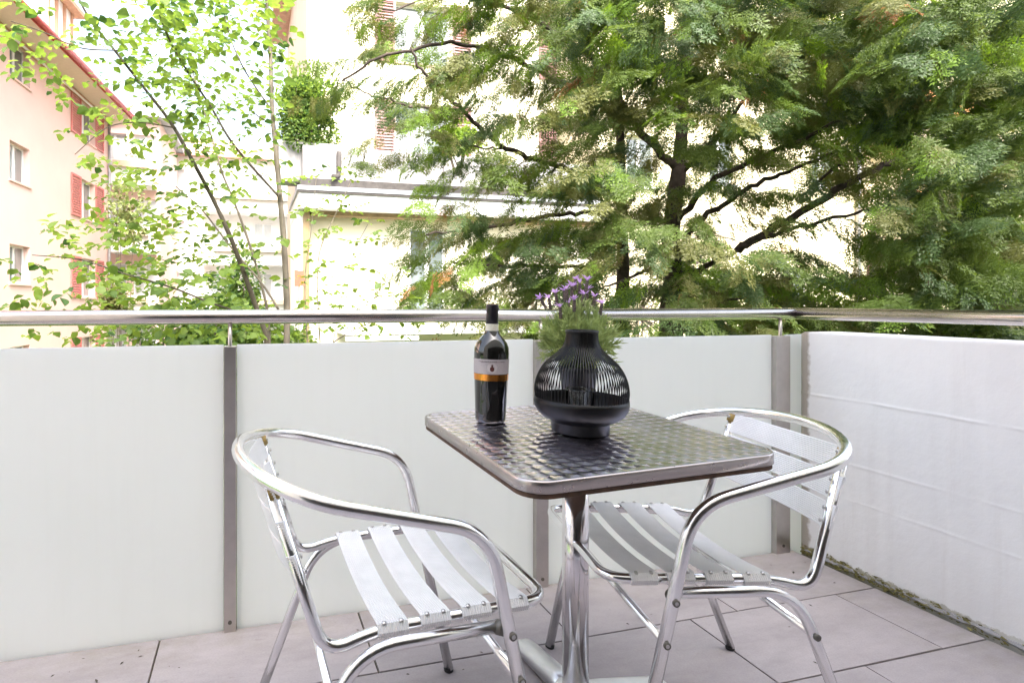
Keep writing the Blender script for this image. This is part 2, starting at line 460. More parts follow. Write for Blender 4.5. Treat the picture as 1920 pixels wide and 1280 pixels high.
M['paper'] = plain('pale_paper', (.55, .50, .49), .6)

# ------------------------------------------------------------------ floor of tiles
PY, WX = 1.776, 2.14            # plane of the glass panels, face of the concrete wall
floor = MB().box(-1.9, WX - .012, -.8, PY + .02, -.18, -.007).build('floor', M['grout'])
tag(floor, kind='structure')
TW, TD, J = .598, .308, .005
tile_me = None
rows = [(1.465, .932), (1.157, .744 + .6), (.849, 1.041), (.541, .74), (.233, 1.04), (-.075, .74), (-.383, 1.04), (-.691, .74)]
for ri, (y0, x0) in enumerate(rows):
    x = x0 - 6 * TW
    while x < WX - .02:
        xa, xb = max(x + J / 2, -1.88), min(x + TW - J / 2, WX - .018)
        ya, yb = y0 + J / 2, y0 + TD - J / 2
        if xb - xa > .01:
            full = abs((xb - xa) - (TW - J)) < 1e-4
            if full and tile_me:
                o = link(bpy.data.objects.new('tile', tile_me), floor)
            else:
                hx, hy = (xb - xa) / 2, (yb - ya) / 2
                o = MB().box(-hx, hx, -hy, hy, -.009, 0).build('tile', M['tile'], floor)
                if full: tile_me = o.data
            o.location = ((xa + xb) / 2, (ya + yb) / 2, random.uniform(-.0006, .0006))
            if not o.modifiers:
                b = o.modifiers.new('bevel', 'BEVEL'); b.width = .0012; b.segments = 2
        x += TW

# crumbs of leaf and soil blown on to the tiles
V, Fa = [], []
for _ in range(70):
    c = np.array([random.uniform(-1.0, 2.1), 1.75 - abs(random.gauss(0, .28)), .0012]); a = random.uniform(0, 6.3); L = random.uniform(.002, .007) * (2 if random.random() < .12 else 1)
    t = np.array([math.cos(a), math.sin(a), 0]); q = np.array([-t[1], t[0], 0]); k = len(V)
    V += [c, c + t * L + q * L * .3 + (0, 0, L * .25), c + t * L * 2, c + t * L - q * L * .35 + (0, 0, L * .1)]; Fa += [(k, k + 1, k + 2), (k, k + 2, k + 3)]
lit = obj('leaf_litter', V, Fa, M['bark_d'], floor); lit['kind'] = 'stuff'

# ------------------------------------------------------------------ railing
rail = empty('glass_railing', (0, PY, 0))
tag(rail, 'steel railing with frosted glass panels running along the balcony edge', 'railing')
RZ, RRAD = .957, .0225
h1 = MB().tube([(-1.95, 0, RZ), (WX - .005, 0, RZ)], RRAD, 24).build('handrail', M['rail'], rail, True)
h2 = MB().tube([(WX + .002, .022, RZ), (WX + .002, -2.6, RZ)], RRAD, 24).build('handrail', M['rail'], rail, True)
for xc, w in ((-.064, .036), (.991, .048), (2.06, .070), (-1.12, .036)):
    p = MB().box(xc - w / 2, xc + w / 2, -.020, .022, -.02, .868).build('post', M['steel'], rail, bevel=.0015)
    MB().tube([(xc, -.006, .80), (xc, -.006, RZ - RRAD + .004)], .0062, 12).build('rod', M['steel'], p, True)
    sc = MB().tube([(xc, -.019, .03), (xc, -.0225, .03)], .006, 10).build('screw', M['screw'], p)
for xa, xb in ((-1.90, -1.143), (-1.097, -.084), (-.044, .965), (1.017, 2.023), (2.097, WX + .165)):
    MB().box(xa, xb, .000, .010, -.03, .872).build('glass_panel', M['frost'], rail, bevel=.001)

# ------------------------------------------------------------------ concrete wall on the right
def concrete_wall():
    ny, nz = 240, 260
    ys = np.linspace(-2.6, 1.755, ny); zs = np.linspace(-.02, .884, nz)
    r2 = np.random.default_rng(5)
    jy = np.cumsum(r2.normal(0, .0012, ny)); jy -= np.linspace(jy[0], jy[-1], ny)
    V = []; depth = np.zeros((nz, ny))
    # board marks of the formwork: low ridges, a little wavy
    for zc, a in ((.64, .0036), (.402, .0022), (.27, .0014)):
        for i in range(ny):
            zz = zc + jy[i] * .35
            depth[:, i] += a * np.exp(-((zs - zz) / .0040) ** 2) * max(0, .45 + .55 * math.sin(ys[i] * 9 + zc * 30) * math.sin(ys[i] * 23 + zc * 11) + r2.normal(0, .25))
    for yc in (1.47, 1.28, 1.19, .92, .6, .2):
        for k in range(nz):
            depth[k] += -.0022 * np.exp(-((ys - yc) / .010) ** 2)
    top = np.clip((zs - .878) / .006, 0, 1)
    for k in range(nz):
        for i in range(ny):
            end = max(0, (ys[i] - 1.735) / .02)
            V.append((WX - depth[k, i] + .004 * top[k] ** 2 + .010 * min(1, end) ** 2, ys[i], zs[k] - .006 * min(1, end) ** 2 * top[k] + .0012 * math.sin(ys[i] * 23) * top[k]))
    Fc = [(k * ny + i, (k + 1) * ny + i, (k + 1) * ny + i + 1, k * ny + i + 1) for k in range(nz - 1) for i in range(ny - 1)]
    mb = MB().add(V, Fc)
    b = len(mb.v)
    # top, back and the end
    for i in range(ny):
        t = mb.v[(nz - 1) * ny + i]; mb.v.append((WX + .17, t[1], .884)); 
    for i in range(ny): mb.v.append((WX + .17, ys[i], -.4))
    for i in range(ny - 1):
        mb.f.append(((nz - 1) * ny + i, b + i, b + i + 1, (nz - 1) * ny + i + 1))
        mb.f.append((b + i, b + ny + i, b + ny + i + 1, b + i + 1))
    for k in range(nz - 1):
        pass
    e0 = len(mb.v); mb.v += [(WX + .17, ys[-1], z) for z in zs]
    for k in range(nz - 1): mb.f.append((k * ny + ny - 1, (k + 1) * ny + ny - 1, e0 + k + 1, e0 + k))
    w = mb.build('concrete_wall', M['wall'], None, True)
    tag(w, 'low white painted concrete wall with board marks and mossy foot', 'wall')
    # moss cushions in the joint
    V, Fa = [], []
    for _ in range(420):
        y = 1.74 - abs(random.gauss(0, .33)); 
        if y < .5: continue
        big = random.random() < .25
        s = random.uniform(.003, .008) * (1.2 if big else 1)
        c = np.array([WX - .003 - random.random() * .008, y, random.uniform(0, .012) + (random.random() ** 3) * .028])
        k = len(V)
        for q in range(5):
            V.append(c + s * np.array([random.uniform(-.6, .3), random.uniform(-1.6, 1.6), random.uniform(-.6, .9)]))
        Fa += [(k, k + 1, k + 2), (k, k + 2, k + 3), (k, k + 3, k + 4), (k, k + 4, k + 1), (k + 1, k + 3, k + 2)]
    mo = obj('moss', V, Fa, M['moss'], w); mo['kind'] = 'stuff'
    # crumbled mortar strip along the foot
    pts = []
    for i in range(60):
        y = 1.73 - i * .03; pts.append((WX - .004, y, .016 + random.uniform(-.003, .004)))
    MB().tube(pts, [random.uniform(.004, .010) for _ in range(60)], 6).build('mortar_strip', M['concrete'], w)
concrete_wall()

# ------------------------------------------------------------------ chairs
D = dict(zab=.707, zaf=.593, waf=.256, yaf=.132, wb=.259, yc=-.124, yap=-.296, wff=.252, yff=.26, wfr=.223, yfr=-.26,
         zsf=.424, zsb=.412, ysf=.285, wut=.184, ylc=-.16, ws=.200)
def slat_mesh(name, path_fn, width, ribs, ends, mat):
    """ribbed strip: path_fn(t, w) -> point ; t along, w across (-1..1)"""
    nt_, nw = 30, ribs * 2 + 1
    V = []
    for i in range(nt_):
        for k in range(nw):
            w = -1 + 2 * k / (nw - 1)
            V.append(path_fn(i / (nt_ - 1), w, 0.0011 if k % 2 else 0.0))
    Fc = [(i * nw + k, i * nw + k + 1, (i + 1) * nw + k + 1, (i + 1) * nw + k) for i in range(nt_ - 1) for k in range(nw - 1)]
    return make_mesh(name, V, Fc, mat, False)
def make_chair():
    ch = empty('slatted_armchair')
    d = D
    loop = []
    n = 26
    for i in range(n + 1):
        t = math.pi * i / n; y = d['yc'] - (d['yc'] - d['yap']) * math.sin(t)
        loop.append((d['wb'] * math.cos(t), y, d['zaf'] + (d['zab'] - d['zaf']) * (d['yaf'] - y) / (d['yaf'] - d['yap'])))
    armR, footR = (d['waf'], d['yaf'], d['zaf']), (d['wff'], d['yff'], .006)
    armL, footL = (-d['waf'], d['yaf'], d['zaf']), (-d['wff'], d['yff'], .006)
    pts = fillet([footR, armR, loop[0]], .075, 10)[:-1] + loop + fillet([loop[-1], armL, footL], .075, 10)[1:]
    arm = MB().tube(pts, .0125, 20).build('arm_frame', M['alu'], ch, True)
    for s in (1, -1):
        MB().tube([(s * d['wff'], d['yff'], 0), (s * d['wff'], d['yff'] - .002, .010)], .0127, 14).build('foot_cap', M['rubber'], arm)
    # seat and back tube
    yu = d['yc'] - (d['yc'] - d['yap']) * math.sqrt(1 - (d['wut'] / d['wb']) ** 2)
    zu = d['zaf'] + (d['zab'] - d['zaf']) * (d['yaf'] - yu) / (d['yaf'] - d['yap'])
    P = [(d['wut'], yu, zu - .008), (d['ws'] + .002, d['ylc'] + .005, d['zsb'] - .018), (d['ws'], d['ylc'] + .10, d['zsf'] - .006), (d['ws'], d['ysf'], d['zsf']),
         (-d['ws'], d['ysf'], d['zsf']), (-d['ws'], d['ylc'] + .10, d['zsf'] - .006), (-d['ws'] - .002, d['ylc'] + .005, d['zsb'] - .018), (-d['wut'], yu, zu - .008)]
    MB().tube(fillet(P, [0, .065, .05, .055, .055, .05, .065, 0], 9), .0108, 18).build('seat_frame', M['alu'], ch, True)
    for s in (1, -1):
        a = np.array((s * d['wut'], yu, zu)); bdir = np.array((s * d['ws'], d['ylc'], d['zsb'])) - a; bdir /= np.linalg.norm(bdir)
        MB().tube([a + bdir * .008, a + bdir * .028], .0122, 14).build('upright_cap', M['brass'], ch, True)
    def leg_y(z): return d['yaf'] + (d['yff'] - d['yaf']) * (d['zaf'] - z) / d['zaf']
    for s in (1, -1):
        pl = fillet([(s * .234, leg_y(.408) - .006, .409), (s * .2225, -.105, .404), (s * d['wfr'], d['yfr'], .006)], .085, 10)
        lg = MB().tube(pl, .0112, 18).build('rear_leg', M['alu'], ch, True)
        MB().tube([(s * d['wfr'], d['yfr'], 0), (s * d['wfr'], d['yfr'] + .004, .010)], .0114, 14).build('foot_cap', M['rubber'], lg)
        MB().tube([(s * .233, leg_y(.408) - .014, .408), (s * .244, leg_y(.408) - .002, .408)], .0135, 14).build('bracket', M['screw'], lg, True)
        # screws in the legs
        for z in (.406, .322):
            x = s * (d['waf'] - .004 * (d['zaf'] - z)); y = leg_y(z)
            q = MB().tube([(x + s * .0095, y + .001, z), (x + s * .0140, y + .001, z)], .0072, 14).build('screw', M['screw'], arm, True)
            MB().tube([(x + s * .0138, y + .001, z), (x + s * .0148, y + .001, z)], .0042, 6).build('screw_head', M['rivet'], arm)
        zr = .312; yr = -.105 - (.404 - zr) * .39
        MB().tube([(s * .232, yr, zr), (s * .2375, yr, zr)], .0070, 14).build('screw', M['screw'], lg, True)
    MB().tube([(-.252, leg_y(.322), .322), (.252, leg_y(.322), .322)], .0085, 14).build('front_stretcher', M['alu'], ch, True)
    MB().tube([(-.223, -.141, .312), (.223, -.141, .312)], .0085, 14).build('rear_stretcher', M['alu'], ch, True)
    # seat slats : sag in the middle, wrap over the rails
    wr = .0122
    def seat_path(t, w, rib):
        y = w * .029; s = abs(2 * t - 1); sg = 1 if t > .5 else -1
        if s < .84:
            q = s / .84; x = sg * q * d['ws']; z = d['zsf'] + wr + .0008 - .017 * (1 - q * q) - rib
        else:
            a = (s - .84) / .16 * R(150); x = sg * (d['ws'] + (wr + .0008 - rib) * math.sin(a)); z = d['zsf'] + (wr + .0008 - rib) * math.cos(a)
        return (x, y, z)
    me = slat_mesh('seat_slat', seat_path, .058, 13, None, M['slat'])
    rv = make_mesh('rivet', *lathe([(.0046, 0), (.0044, .0016), (.0028, .0028), (.0008, .0032)], 12), M['rivet'], True)
    for y in (-.032, .049, .130, .208):
        o = link(bpy.data.objects.new('seat_slat', me), ch)
        o.location = (0, y, -.006 if y < 0 else (-.002 if y < .1 else 0))
        md = o.modifiers.new('thick', 'SOLIDIFY'); md.thickness = .0016; md.offset = -1
        for s in (1, -1):
            for yy in (-.016, .016):
                r_ = link(bpy.data.objects.new('rivet', rv), o)
                r_.location = (s * (d['ws'] + .004), yy, d['zsf'] + wr + .0006)
                r_.rotation_euler = (0, s * R(22), 0)
    # back slats
    up = np.array([d['wut'], yu, zu]); lo = np.array([d['ws'], d['ylc'], d['zsb']])
    def upr(z):
        f = (zu - z) / (zu - d['zsb']); return up + (lo - up) * f
    for zc in (.664, .605, .546):
        c = upr(zc); tilt = math.atan2((lo - up)[1], -(lo - up)[2])
        X = c[0]
        def back_path(t, w, rib):
            s = abs(2 * t - 1); sg = 1 if t > .5 else -1
            if s < .86:
                q = s / .86; x = sg * q * X; y = -.0005 - .034 * (1 - q * q) * 1.0 + (wr - .0045) * q ** 6 + rib
            else:
                a = (s - .86) / .14 * R(160); x = sg * (X + (wr - rib) * math.sin(a)); y = (wr - rib) * math.cos(a) - .0045 * (1 - a / R(160)) ** 2
            z = w * .0265
            return (x, y, z)
        o = link(bpy.data.objects.new('back_slat', slat_mesh('back_slat', back_path, .053, 12, None, M['slat'])), ch)
        o.location = (0, c[1], zc); o.rotation_euler = (tilt, 0, 0)
        md = o.modifiers.new('thick', 'SOLIDIFY'); md.thickness = .0016; md.offset = 1
        for s in (1, -1):
            for zz in (-.014, .014):
                r_ = link(bpy.data.objects.new('rivet', rv), o)
                r_.location = (s * (X - .003), wr - .0008, zz); r_.rotation_euler = (R(-90), 0, s * R(12))
    return ch
chair = make_chair()
chair.location = (.269, 1.164, 0); chair.rotation_euler = (0, 0, R(-88.1))
tag(chair, 'shiny aluminium slatted armchair left of the table, facing right', 'chair', 'slatted aluminium armchairs')
chair2 = copy_tree(chair)
chair2.location = (1.04, 1.146, 0); chair2.rotation_euler = (0, 0, R(77.7))
tag(chair2, 'shiny aluminium slatted armchair right of the table beside the concrete wall', 'chair', 'slatted aluminium armchairs')

# ------------------------------------------------------------------ table
TZ = .69
TC = np.array([.766, 1.200, TZ])
table = empty('bistro_table', (TC[0], TC[1], 0), (0, 0, R(1.49)))
tag(table, 'square table with swirl-patterned steel top on a single chromed pole', 'table')
def rounded(h, r, z, n=10):
    out = []
    for cx_, cy_, a0 in ((h - r, h - r, 0), (-h + r, h - r, 90), (-h + r, -h + r, 180), (h - r, -h + r, 270)):
        for k in range(n + 1):
            a = R(a0 + 90 * k / n); out.append((cx_ + r * math.cos(a), cy_ + r * math.sin(a), z))
    return out
def slab(levels, cap_top=True, cap_bot=True):
    V, Fc = [], []; n = None
    for h, r, z in levels:
        ring = rounded(h, r, z); n = len(ring); V += ring
    for i in range(len(levels) - 1):
        for k in range(n): Fc.append((i * n + k, i * n + (k + 1) % n, (i + 1) * n + (k + 1) % n, (i + 1) * n + k))
    if cap_bot: Fc.append(tuple(range(n))[::-1])
    if cap_top: Fc.append(tuple((len(levels) - 1) * n + k for k in range(n)))
    return V, Fc
HS = .301
top = obj('table_top', *slab([(HS - .006, .050, -.006), (HS - .006, .050, -.0008)]), M['swirl'], table)
top.location = (0, 0, TZ); top.rotation_euler = (R(1.05), R(-1.09), 0)
e = obj('edge_band', *slab([(HS - .004, .052, -.025), (HS, .056, -.023), (HS, .056, -.004), (HS - .0015, .0545, -.0012), (HS - .005, .051, .0002), (HS - .0062, .050, -.001)], False, True), M['edge'], top, True)
u_ = obj('underside_board', *slab([(HS - .03, .05, -.035), (HS - .003, .053, -.0335), (HS - .003, .053, -.0252)]), M['board'], top)
MB().lathe([(.10, 0), (.10, .004), (.036, .010)], 32).build('mounting_plate', M['cast'], top, True).location = (0, 0, -.052)
MB().lathe([(.0312, .055), (.0312, TZ - .040)], 40).build('pole', M['chrome'], table, True)
MB().lathe([(.052, .035), (.052, .052), (.046, .062), (.034, .068)], 32).build('base_hub', M['cast'], table, True)
def foot_mesh():
    V, Fc = [], []
    secs = [(.02, .030, .030, .066), (.08, .029, .022, .060), (.16, .030, .014, .048), (.23, .031, .009, .036), (.262, .029, .008, .028), (.275, .020, .008, .018)]
    prof = [(-1, 0), (-1, .55), (-.8, .85), (-.4, 1), (.4, 1), (.8, .85), (1, .55), (1, 0)]
    for x, w, zb, zt in secs:
        for py, pz in prof: V.append((x, py * w, zb + (zt - zb) * pz))
    n = len(prof)
    for i in range(len(secs) - 1):
        for k in range(n): Fc.append((i * n + k, i * n + (k + 1) % n, (i + 1) * n + (k + 1) % n, (i + 1) * n + k))
    Fc.append(tuple(range(n))[::-1]); Fc.append(tuple((len(secs) - 1) * n + k for k in range(n)))
    return make_mesh('foot', V, Fc, M['cast'], True)
fm = foot_mesh(); pad_me = make_mesh('foot_pad', *lathe([(.016, 0), (.016, .010)], 16), M['rubber'])
for k in range(4):
    o = link(bpy.data.objects.new('foot', fm), table); o.rotation_euler = (0, 0, R(90 * k))
    p = link(bpy.data.objects.new('foot_pad', pad_me), o); p.location = (.245, 0, 0)

# ------------------------------------------------------------------ wine bottle
TN = Matrix.Rotation(R(1.05), 3, 'X') @ Matrix.Rotation(R(-1.09), 3, 'Y')
def table_z(x, y):
    q = Matrix.Rotation(R(-1.49), 3, 'Z') @ Vector((x - TC[0], y - TC[1], 0))
    n = TN @ Vector((0, 0, 1)); return TZ - (n.x * q.x + n.y * q.y) / n.z + .0008
BP = (.604, 1.340)
bot = empty('wine_bottle', (BP[0], BP[1], table_z(*BP)), (R(.2), R(1.1), 0))
tag(bot, 'dark red-wine bottle with white and copper label standing on the table', 'bottle')
H = 40
BK = 1.10
glass_prof = [(r * (BK if z < .2 else 1 + (BK - 1) * max(0, (.24 - z) / .04)), z) for r, z in [(.030, .0), (.0345, .003), (.0360, .010), (.0365, .03), (.0390, .10), (.0408, .155), (.0415, .178), (.0405, .192), (.0365, .206), (.0285, .219), (.0205, .229), (.0168, .238), (.0155, .248), (.0150, .29)]]
MB().lathe(glass_prof, 48).build('glass_body', M['bottle'], bot, True)
cap = MB().lathe([(.0162, .251), (.0156, .275), (.0152, .288), (.0161, .290), (.0164, .300), (.0158, .3045), (.0150, .3058)], 40).build('foil_capsule', M['capsule'], bot, True)
MB().lathe([(.0150, 0), (.0140, .0009)], 32).build('capsule_top', M['capsule_top'], cap, True).location = (0, 0, .3056)
MB().lathe([(.0172, .2365), (.0166, .244), (.0164, .2555)], 40, (False, False)).build('neck_band', M['neckband'], bot, True)
def wrap(r0, r1, z0, z1, a0, a1, n=40):
    V, Fc = [], []
    for i in range(n + 1):
        a = a0 + (a1 - a0) * i / n
        V += [(r0 * math.cos(a), r0 * math.sin(a), z0), (r1 * math.cos(a), r1 * math.sin(a), z1)]
    for i in range(n): Fc.append((2 * i, 2 * i + 2, 2 * i + 3, 2 * i + 1))
    return V, Fc
face = math.atan2(-BP[1], -BP[0])            # towards the balcony door
lab = obj('label', *wrap(.0407 * BK, .0417 * BK, .128, .166, face - 2.4, face + 2.4, 60), M['label'], bot, True)
obj('copper_band', *wrap(.0402 * BK, .04075 * BK, .111, .1272, face - 2.6, face + 2.6, 60), M['copper'], bot, True)
def patch(name, mat, shape, r, ac, zc, parent, lift):
    """flat print bent round the label; shape in metres (across, up)"""
    V = [((r + lift) * math.cos(ac + a / r), (r + lift) * math.sin(ac + a / r), zc + z) for a, z in shape]
    return obj(name, V, [tuple(range(len(V)))], mat, parent)
circ = [(.0125 * math.cos(2 * math.pi * k / 20), .0125 * math.sin(2 * math.pi * k / 20)) for k in range(20)]
patch('emblem_ground', M['paper'], circ, .0413 * BK, face + .05, .1445, lab, .0006)
drop = [(0, -.0068), (.0030, -.0052), (.0042, -.0020), (.0036, .0010), (.0018, .0024), (.0012, .0036), (.0018, .0052), (.0, .0072), (-.0018, .0052), (-.0012, .0036), (-.0018, .0024), (-.0036, .0010), (-.0042, -.0020), (-.0030, -.0052)]
patch('emblem', M['emblem'], [(a_ * 1.35, b_ * 1.35) for a_, b_ in drop], .0413 * BK, face + .05, .1440, lab, .0010)
mb = MB(); a = -.030                          # row of worn capitals too small to read
while a < .032:
    w = random.uniform(.0010, .0022); z0 = .1590; ac = face + a / .0414; r_ = .0421 * BK
    for q in range(random.choice((1, 2))):
        zz = z0 + random.uniform(-.0010, .0004); hh = random.uniform(.0014, .0030)
        mb.add([(r_ * math.cos(ac + s * w / .0414), r_ * math.sin(ac + s * w / .0414), zz + t) for s, t in ((0, 0), (1, 0), (1, hh), (0, hh))], [(0, 1, 2, 3)])
    a += w + random.uniform(.0004, .0016)
mb.build('print_row', M['ink'], lab)

# ------------------------------------------------------------------ wire lantern
VP = (.771, 1.188)
lan = empty('wire_lantern', (VP[0], VP[1], table_z(*VP)), (R(1.0), R(.6), 0))
tag(lan, 'black onion-shaped wire lantern with solid bowl and foot on the table', 'lantern')
MB().lathe([(.0655, 0), (.0675, .002), (.0675, .022), (.071, .026), (.088, .034), (.101, .045), (.1085, .058), (.1105, .070), (.1095, .0815), (.1070, .0815), (.1075, .070), (.1055, .058), (.098, .047), (.085, .037), (.06, .031)], 72).build('bowl', M['blackm'], lan, True)
wp = [(r, .078 + (z - .078) * .935) for r, z in [(.1080, .078), (.1098, .100), (.1065, .124), (.0985, .147), (.086, .168), (.070, .185), (.0555, .199), (.0452, .212), (.0400, .225), (.0378, .240), (.0375, .251)]]
wpts = spline([(r, 0, z) for r, z in wp], 4)
V, Fc = [], []
for p in wpts:
    for dy, dr in ((-.0009, 0), (.0009, 0), (.0009, -.0016), (-.0009, -.0016)): V.append((p[0] + dr, dy, p[2]))
for i in range(len(wpts) - 1):
    for k in range(4): Fc.append((i * 4 + k, i * 4 + (k + 1) % 4, (i + 1) * 4 + (k + 1) % 4, (i + 1) * 4 + k))
wire_me = make_mesh('wire', V, Fc, M['blackm'])
NW = 84
for k in range(NW):
    o = link(bpy.data.objects.new('wire', wire_me), lan); o.rotation_euler = (0, 0, 2 * math.pi * k / NW + random.uniform(-.006, .006))
MB().lathe([(r, z - .0115) for r, z in ((.0362, .249), (.0384, .249), (.0390, .252), (.0384, .2555), (.0362, .2555), (.0358, .252), (.0362, .249))], 56, (False, False)).build('neck_ring', M['blackm'], lan, True)
MB().lathe([(.030, .034), (.0335, .036), (.0345, .098), (.0350, .101), (.0338, .1025), (.0322, .100), (.031, .04), (.001, .038)], 40, (True, False)).build('candle_glass', M['glass'], lan, True)

# ------------------------------------------------------------------ lavender
LP = (.868, 1.346)
lav = empty('potted_lavender', (LP[0], LP[1], table_z(*LP)))
tag(lav, 'potted lavender with purple flower tufts standing behind the wire lantern', 'plant')
MB().lathe([(.036, 0), (.038, .003), (.049, .115), (.0515, .116), (.0515, .130), (.047, .130), (.046, .118), (.001, .116)], 40, (True, False)).build('pot', M['pot'], lav, True)
LR = random.Random(21)
V, Fc, mi = [], [], []
def lav_leaf(p, dvec, L, w):
    dvec = np.array(dvec) / np.linalg.norm(dvec); s = np.cross(dvec, [LR.uniform(-1, 1), LR.uniform(-1, 1), LR.uniform(-.3, 1)]); s /= np.linalg.norm(s)
    k = len(V); p = np.array(p)
    V.extend([p, p + dvec * L * .5 + s * w, p + dvec * L, p + dvec * L * .5 - s * w]); Fc.append((k, k + 1, k + 2, k + 3))
stems = MB(); tips = []
for q in range(230):
    az = LR.uniform(0, 2 * math.pi); out = LR.random() ** .6
    L = LR.uniform(.13, .205)
    p0 = np.array((.03 * out * math.cos(az), .03 * out * math.sin(az), .112))
    p2 = np.array((out * .108 * math.cos(az), out * .108 * math.sin(az), .112 + L * (1.04 - .42 * out) + LR.uniform(-.02, .02)))
    if out > .75 and LR.random() < .25: p2[2] = LR.uniform(.14, .20)
    p1 = (p0 + p2) / 2 + np.array((0, 0, .03 * out))
    pts = spline([p0, p1, p2], 5); stems.tube(pts, [.0012, .0008], 5)
    for i in range(2, len(pts)):
        for _ in range(5):
            dv = (pts[i] - pts[i - 1]) / np.linalg.norm(pts[i] - pts[i - 1]) * .7 + np.array([LR.gauss(0, .5), LR.gauss(0, .5), LR.gauss(.15, .4)])
            lav_leaf(pts[i] - (pts[i] - pts[i - 1]) * LR.random(), dv, LR.uniform(.016, .034), LR.uniform(.0014, .0025))
stems.build('stems', M['lav_stem'], lav)
lf = obj('foliage', V, Fc, M['lav_leaf'], lav); lf['kind'] = 'stuff'
# flower tufts placed as seen: bent outward a little, all about table depth
tufts = [(1027, 563, 545, .02), (1040, 553, 540, .0), (1049, 580, 555, -.03), (1062, 546, 531, .03), (1072, 541, 518, .0), (1079, 528, 512, .04), (1057, 549, 535, -.01), (1077, 567, 547, -.04), (1103, 546, 530, .02), (1088, 535, 524, .0), (1095, 556, 542, -.03), (1117, 560, 541, .03), (1131, 573, 551, -.01), (1066, 572, 552, .05), (1012, 563, 556, .0), (1102, 530, 519, -.05)]
lb = np.array([LP[0], LP[1], table_z(*LP)])
Zl = float(lb @ FW)
for u, v, v2, dz in tufts:
    tip = at(u, v2, Zl + dz) - lb; mid = at(u - (u - 1075) * .06, v, Zl + dz) - lb
    base = np.array((mid[0] * .25, mid[1] * .25, .12))
    dirn = (tip - mid) / np.linalg.norm(tip - mid)
    low = mid - dirn * .026
    fl = MB().tube(spline([base, (base + low) / 2 + np.array([0, 0, .02]), low, mid], 4), [.0011, .0009], 6).build('flower', M['lav_stem'], lav)
    mb = MB()
    for i in range(5):                              # stubby dark spike of bracts
        c = low + dirn * (.004 + .0062 * i); r = .0040 - .0003 * abs(i - 1)
        for k in range(6):
            a = k * math.pi / 3 + i * .5
            s1 = np.cross(dirn, [.3, .9, .1]); s1 /= np.linalg.norm(s1); s2 = np.cross(dirn, s1)
            o_ = c + r * .8 * (math.cos(a) * s1 + math.sin(a) * s2)
            mb.tube([o_ - dirn * .003, o_ + dirn * .001, o_ + dirn * .005], [.0010, .0021, .0004], 5)
    mb.build('spike', M['lav_spike'], fl, True)
    pv, pf = [], []
    for k in range(LR.randint(6, 9)):               # ragged purple petals
        a = LR.uniform(0, 2 * math.pi); L = LR.uniform(.012, .024); dv = dirn * LR.uniform(.25, 1.1) + LR.uniform(.4, 1.0) * (math.cos(a) * s1 + math.sin(a) * s2); dv /= np.linalg.norm(dv)
        sd = np.cross(dv, dirn + .2 * s1); sd /= np.linalg.norm(sd); p = low + dirn * .031; j = len(pv); w = LR.uniform(.0024, .0042)
        up_ = np.cross(sd, dv) * .002
        pv += [p, p + dv * L * .55 + sd * w + up_, p + dv * L, p + dv * L * .55 - sd * w + up_]; pf += [(j, j + 1, j + 2), (j, j + 2, j + 3)]
    obj('petals', pv, pf, M['lav_petal'], fl)

# ------------------------------------------------------------------ ground and the houses
GZ = -3.0
g = obj('ground', [(-90, -30, GZ), (90, -30, GZ), (90, 160, GZ), (-90, 160, GZ)], [(0, 1, 2, 3)], M['grass'])
tag(g, kind='structure')

def window(parent, x0, x1, z0, z1, depth, mats=('frame', 'pane'), mullion=True, curtain=True, sill=True, face=0., name='window'):
    """opening recessed into a wall whose outside is at y = face (outside is -y)"""
    fw_ = .06; y = face + depth
    w = MB().box(x0, x0 + fw_, y, y + .05, z0, z1).box(x1 - fw_, x1, y, y + .05, z0, z1).box(x0 + fw_, x1 - fw_, y, y + .05, z0, z0 + fw_).box(x0 + fw_, x1 - fw_, y, y + .05, z1 - fw_, z1)
    if mullion: w.box((x0 + x1) / 2 - .05, (x0 + x1) / 2 + .05, y - .004, y + .046, z0 + fw_, z1 - fw_)
    f_ = w.build(name, M[mats[0]], parent)
    MB().box(x0 + fw_ - .01, x1 - fw_ + .01, y + .02, y + .03, z0 + fw_ - .01, z1 - fw_ + .01).build('pane', M[mats[1]], f_)
    if sill: MB().box(x0 - .06, x1 + .06, face - .05, y, z0 - .06, z0 - .005).build('sill', M['frame'] if sill is True else M[sill], f_)
    return f_
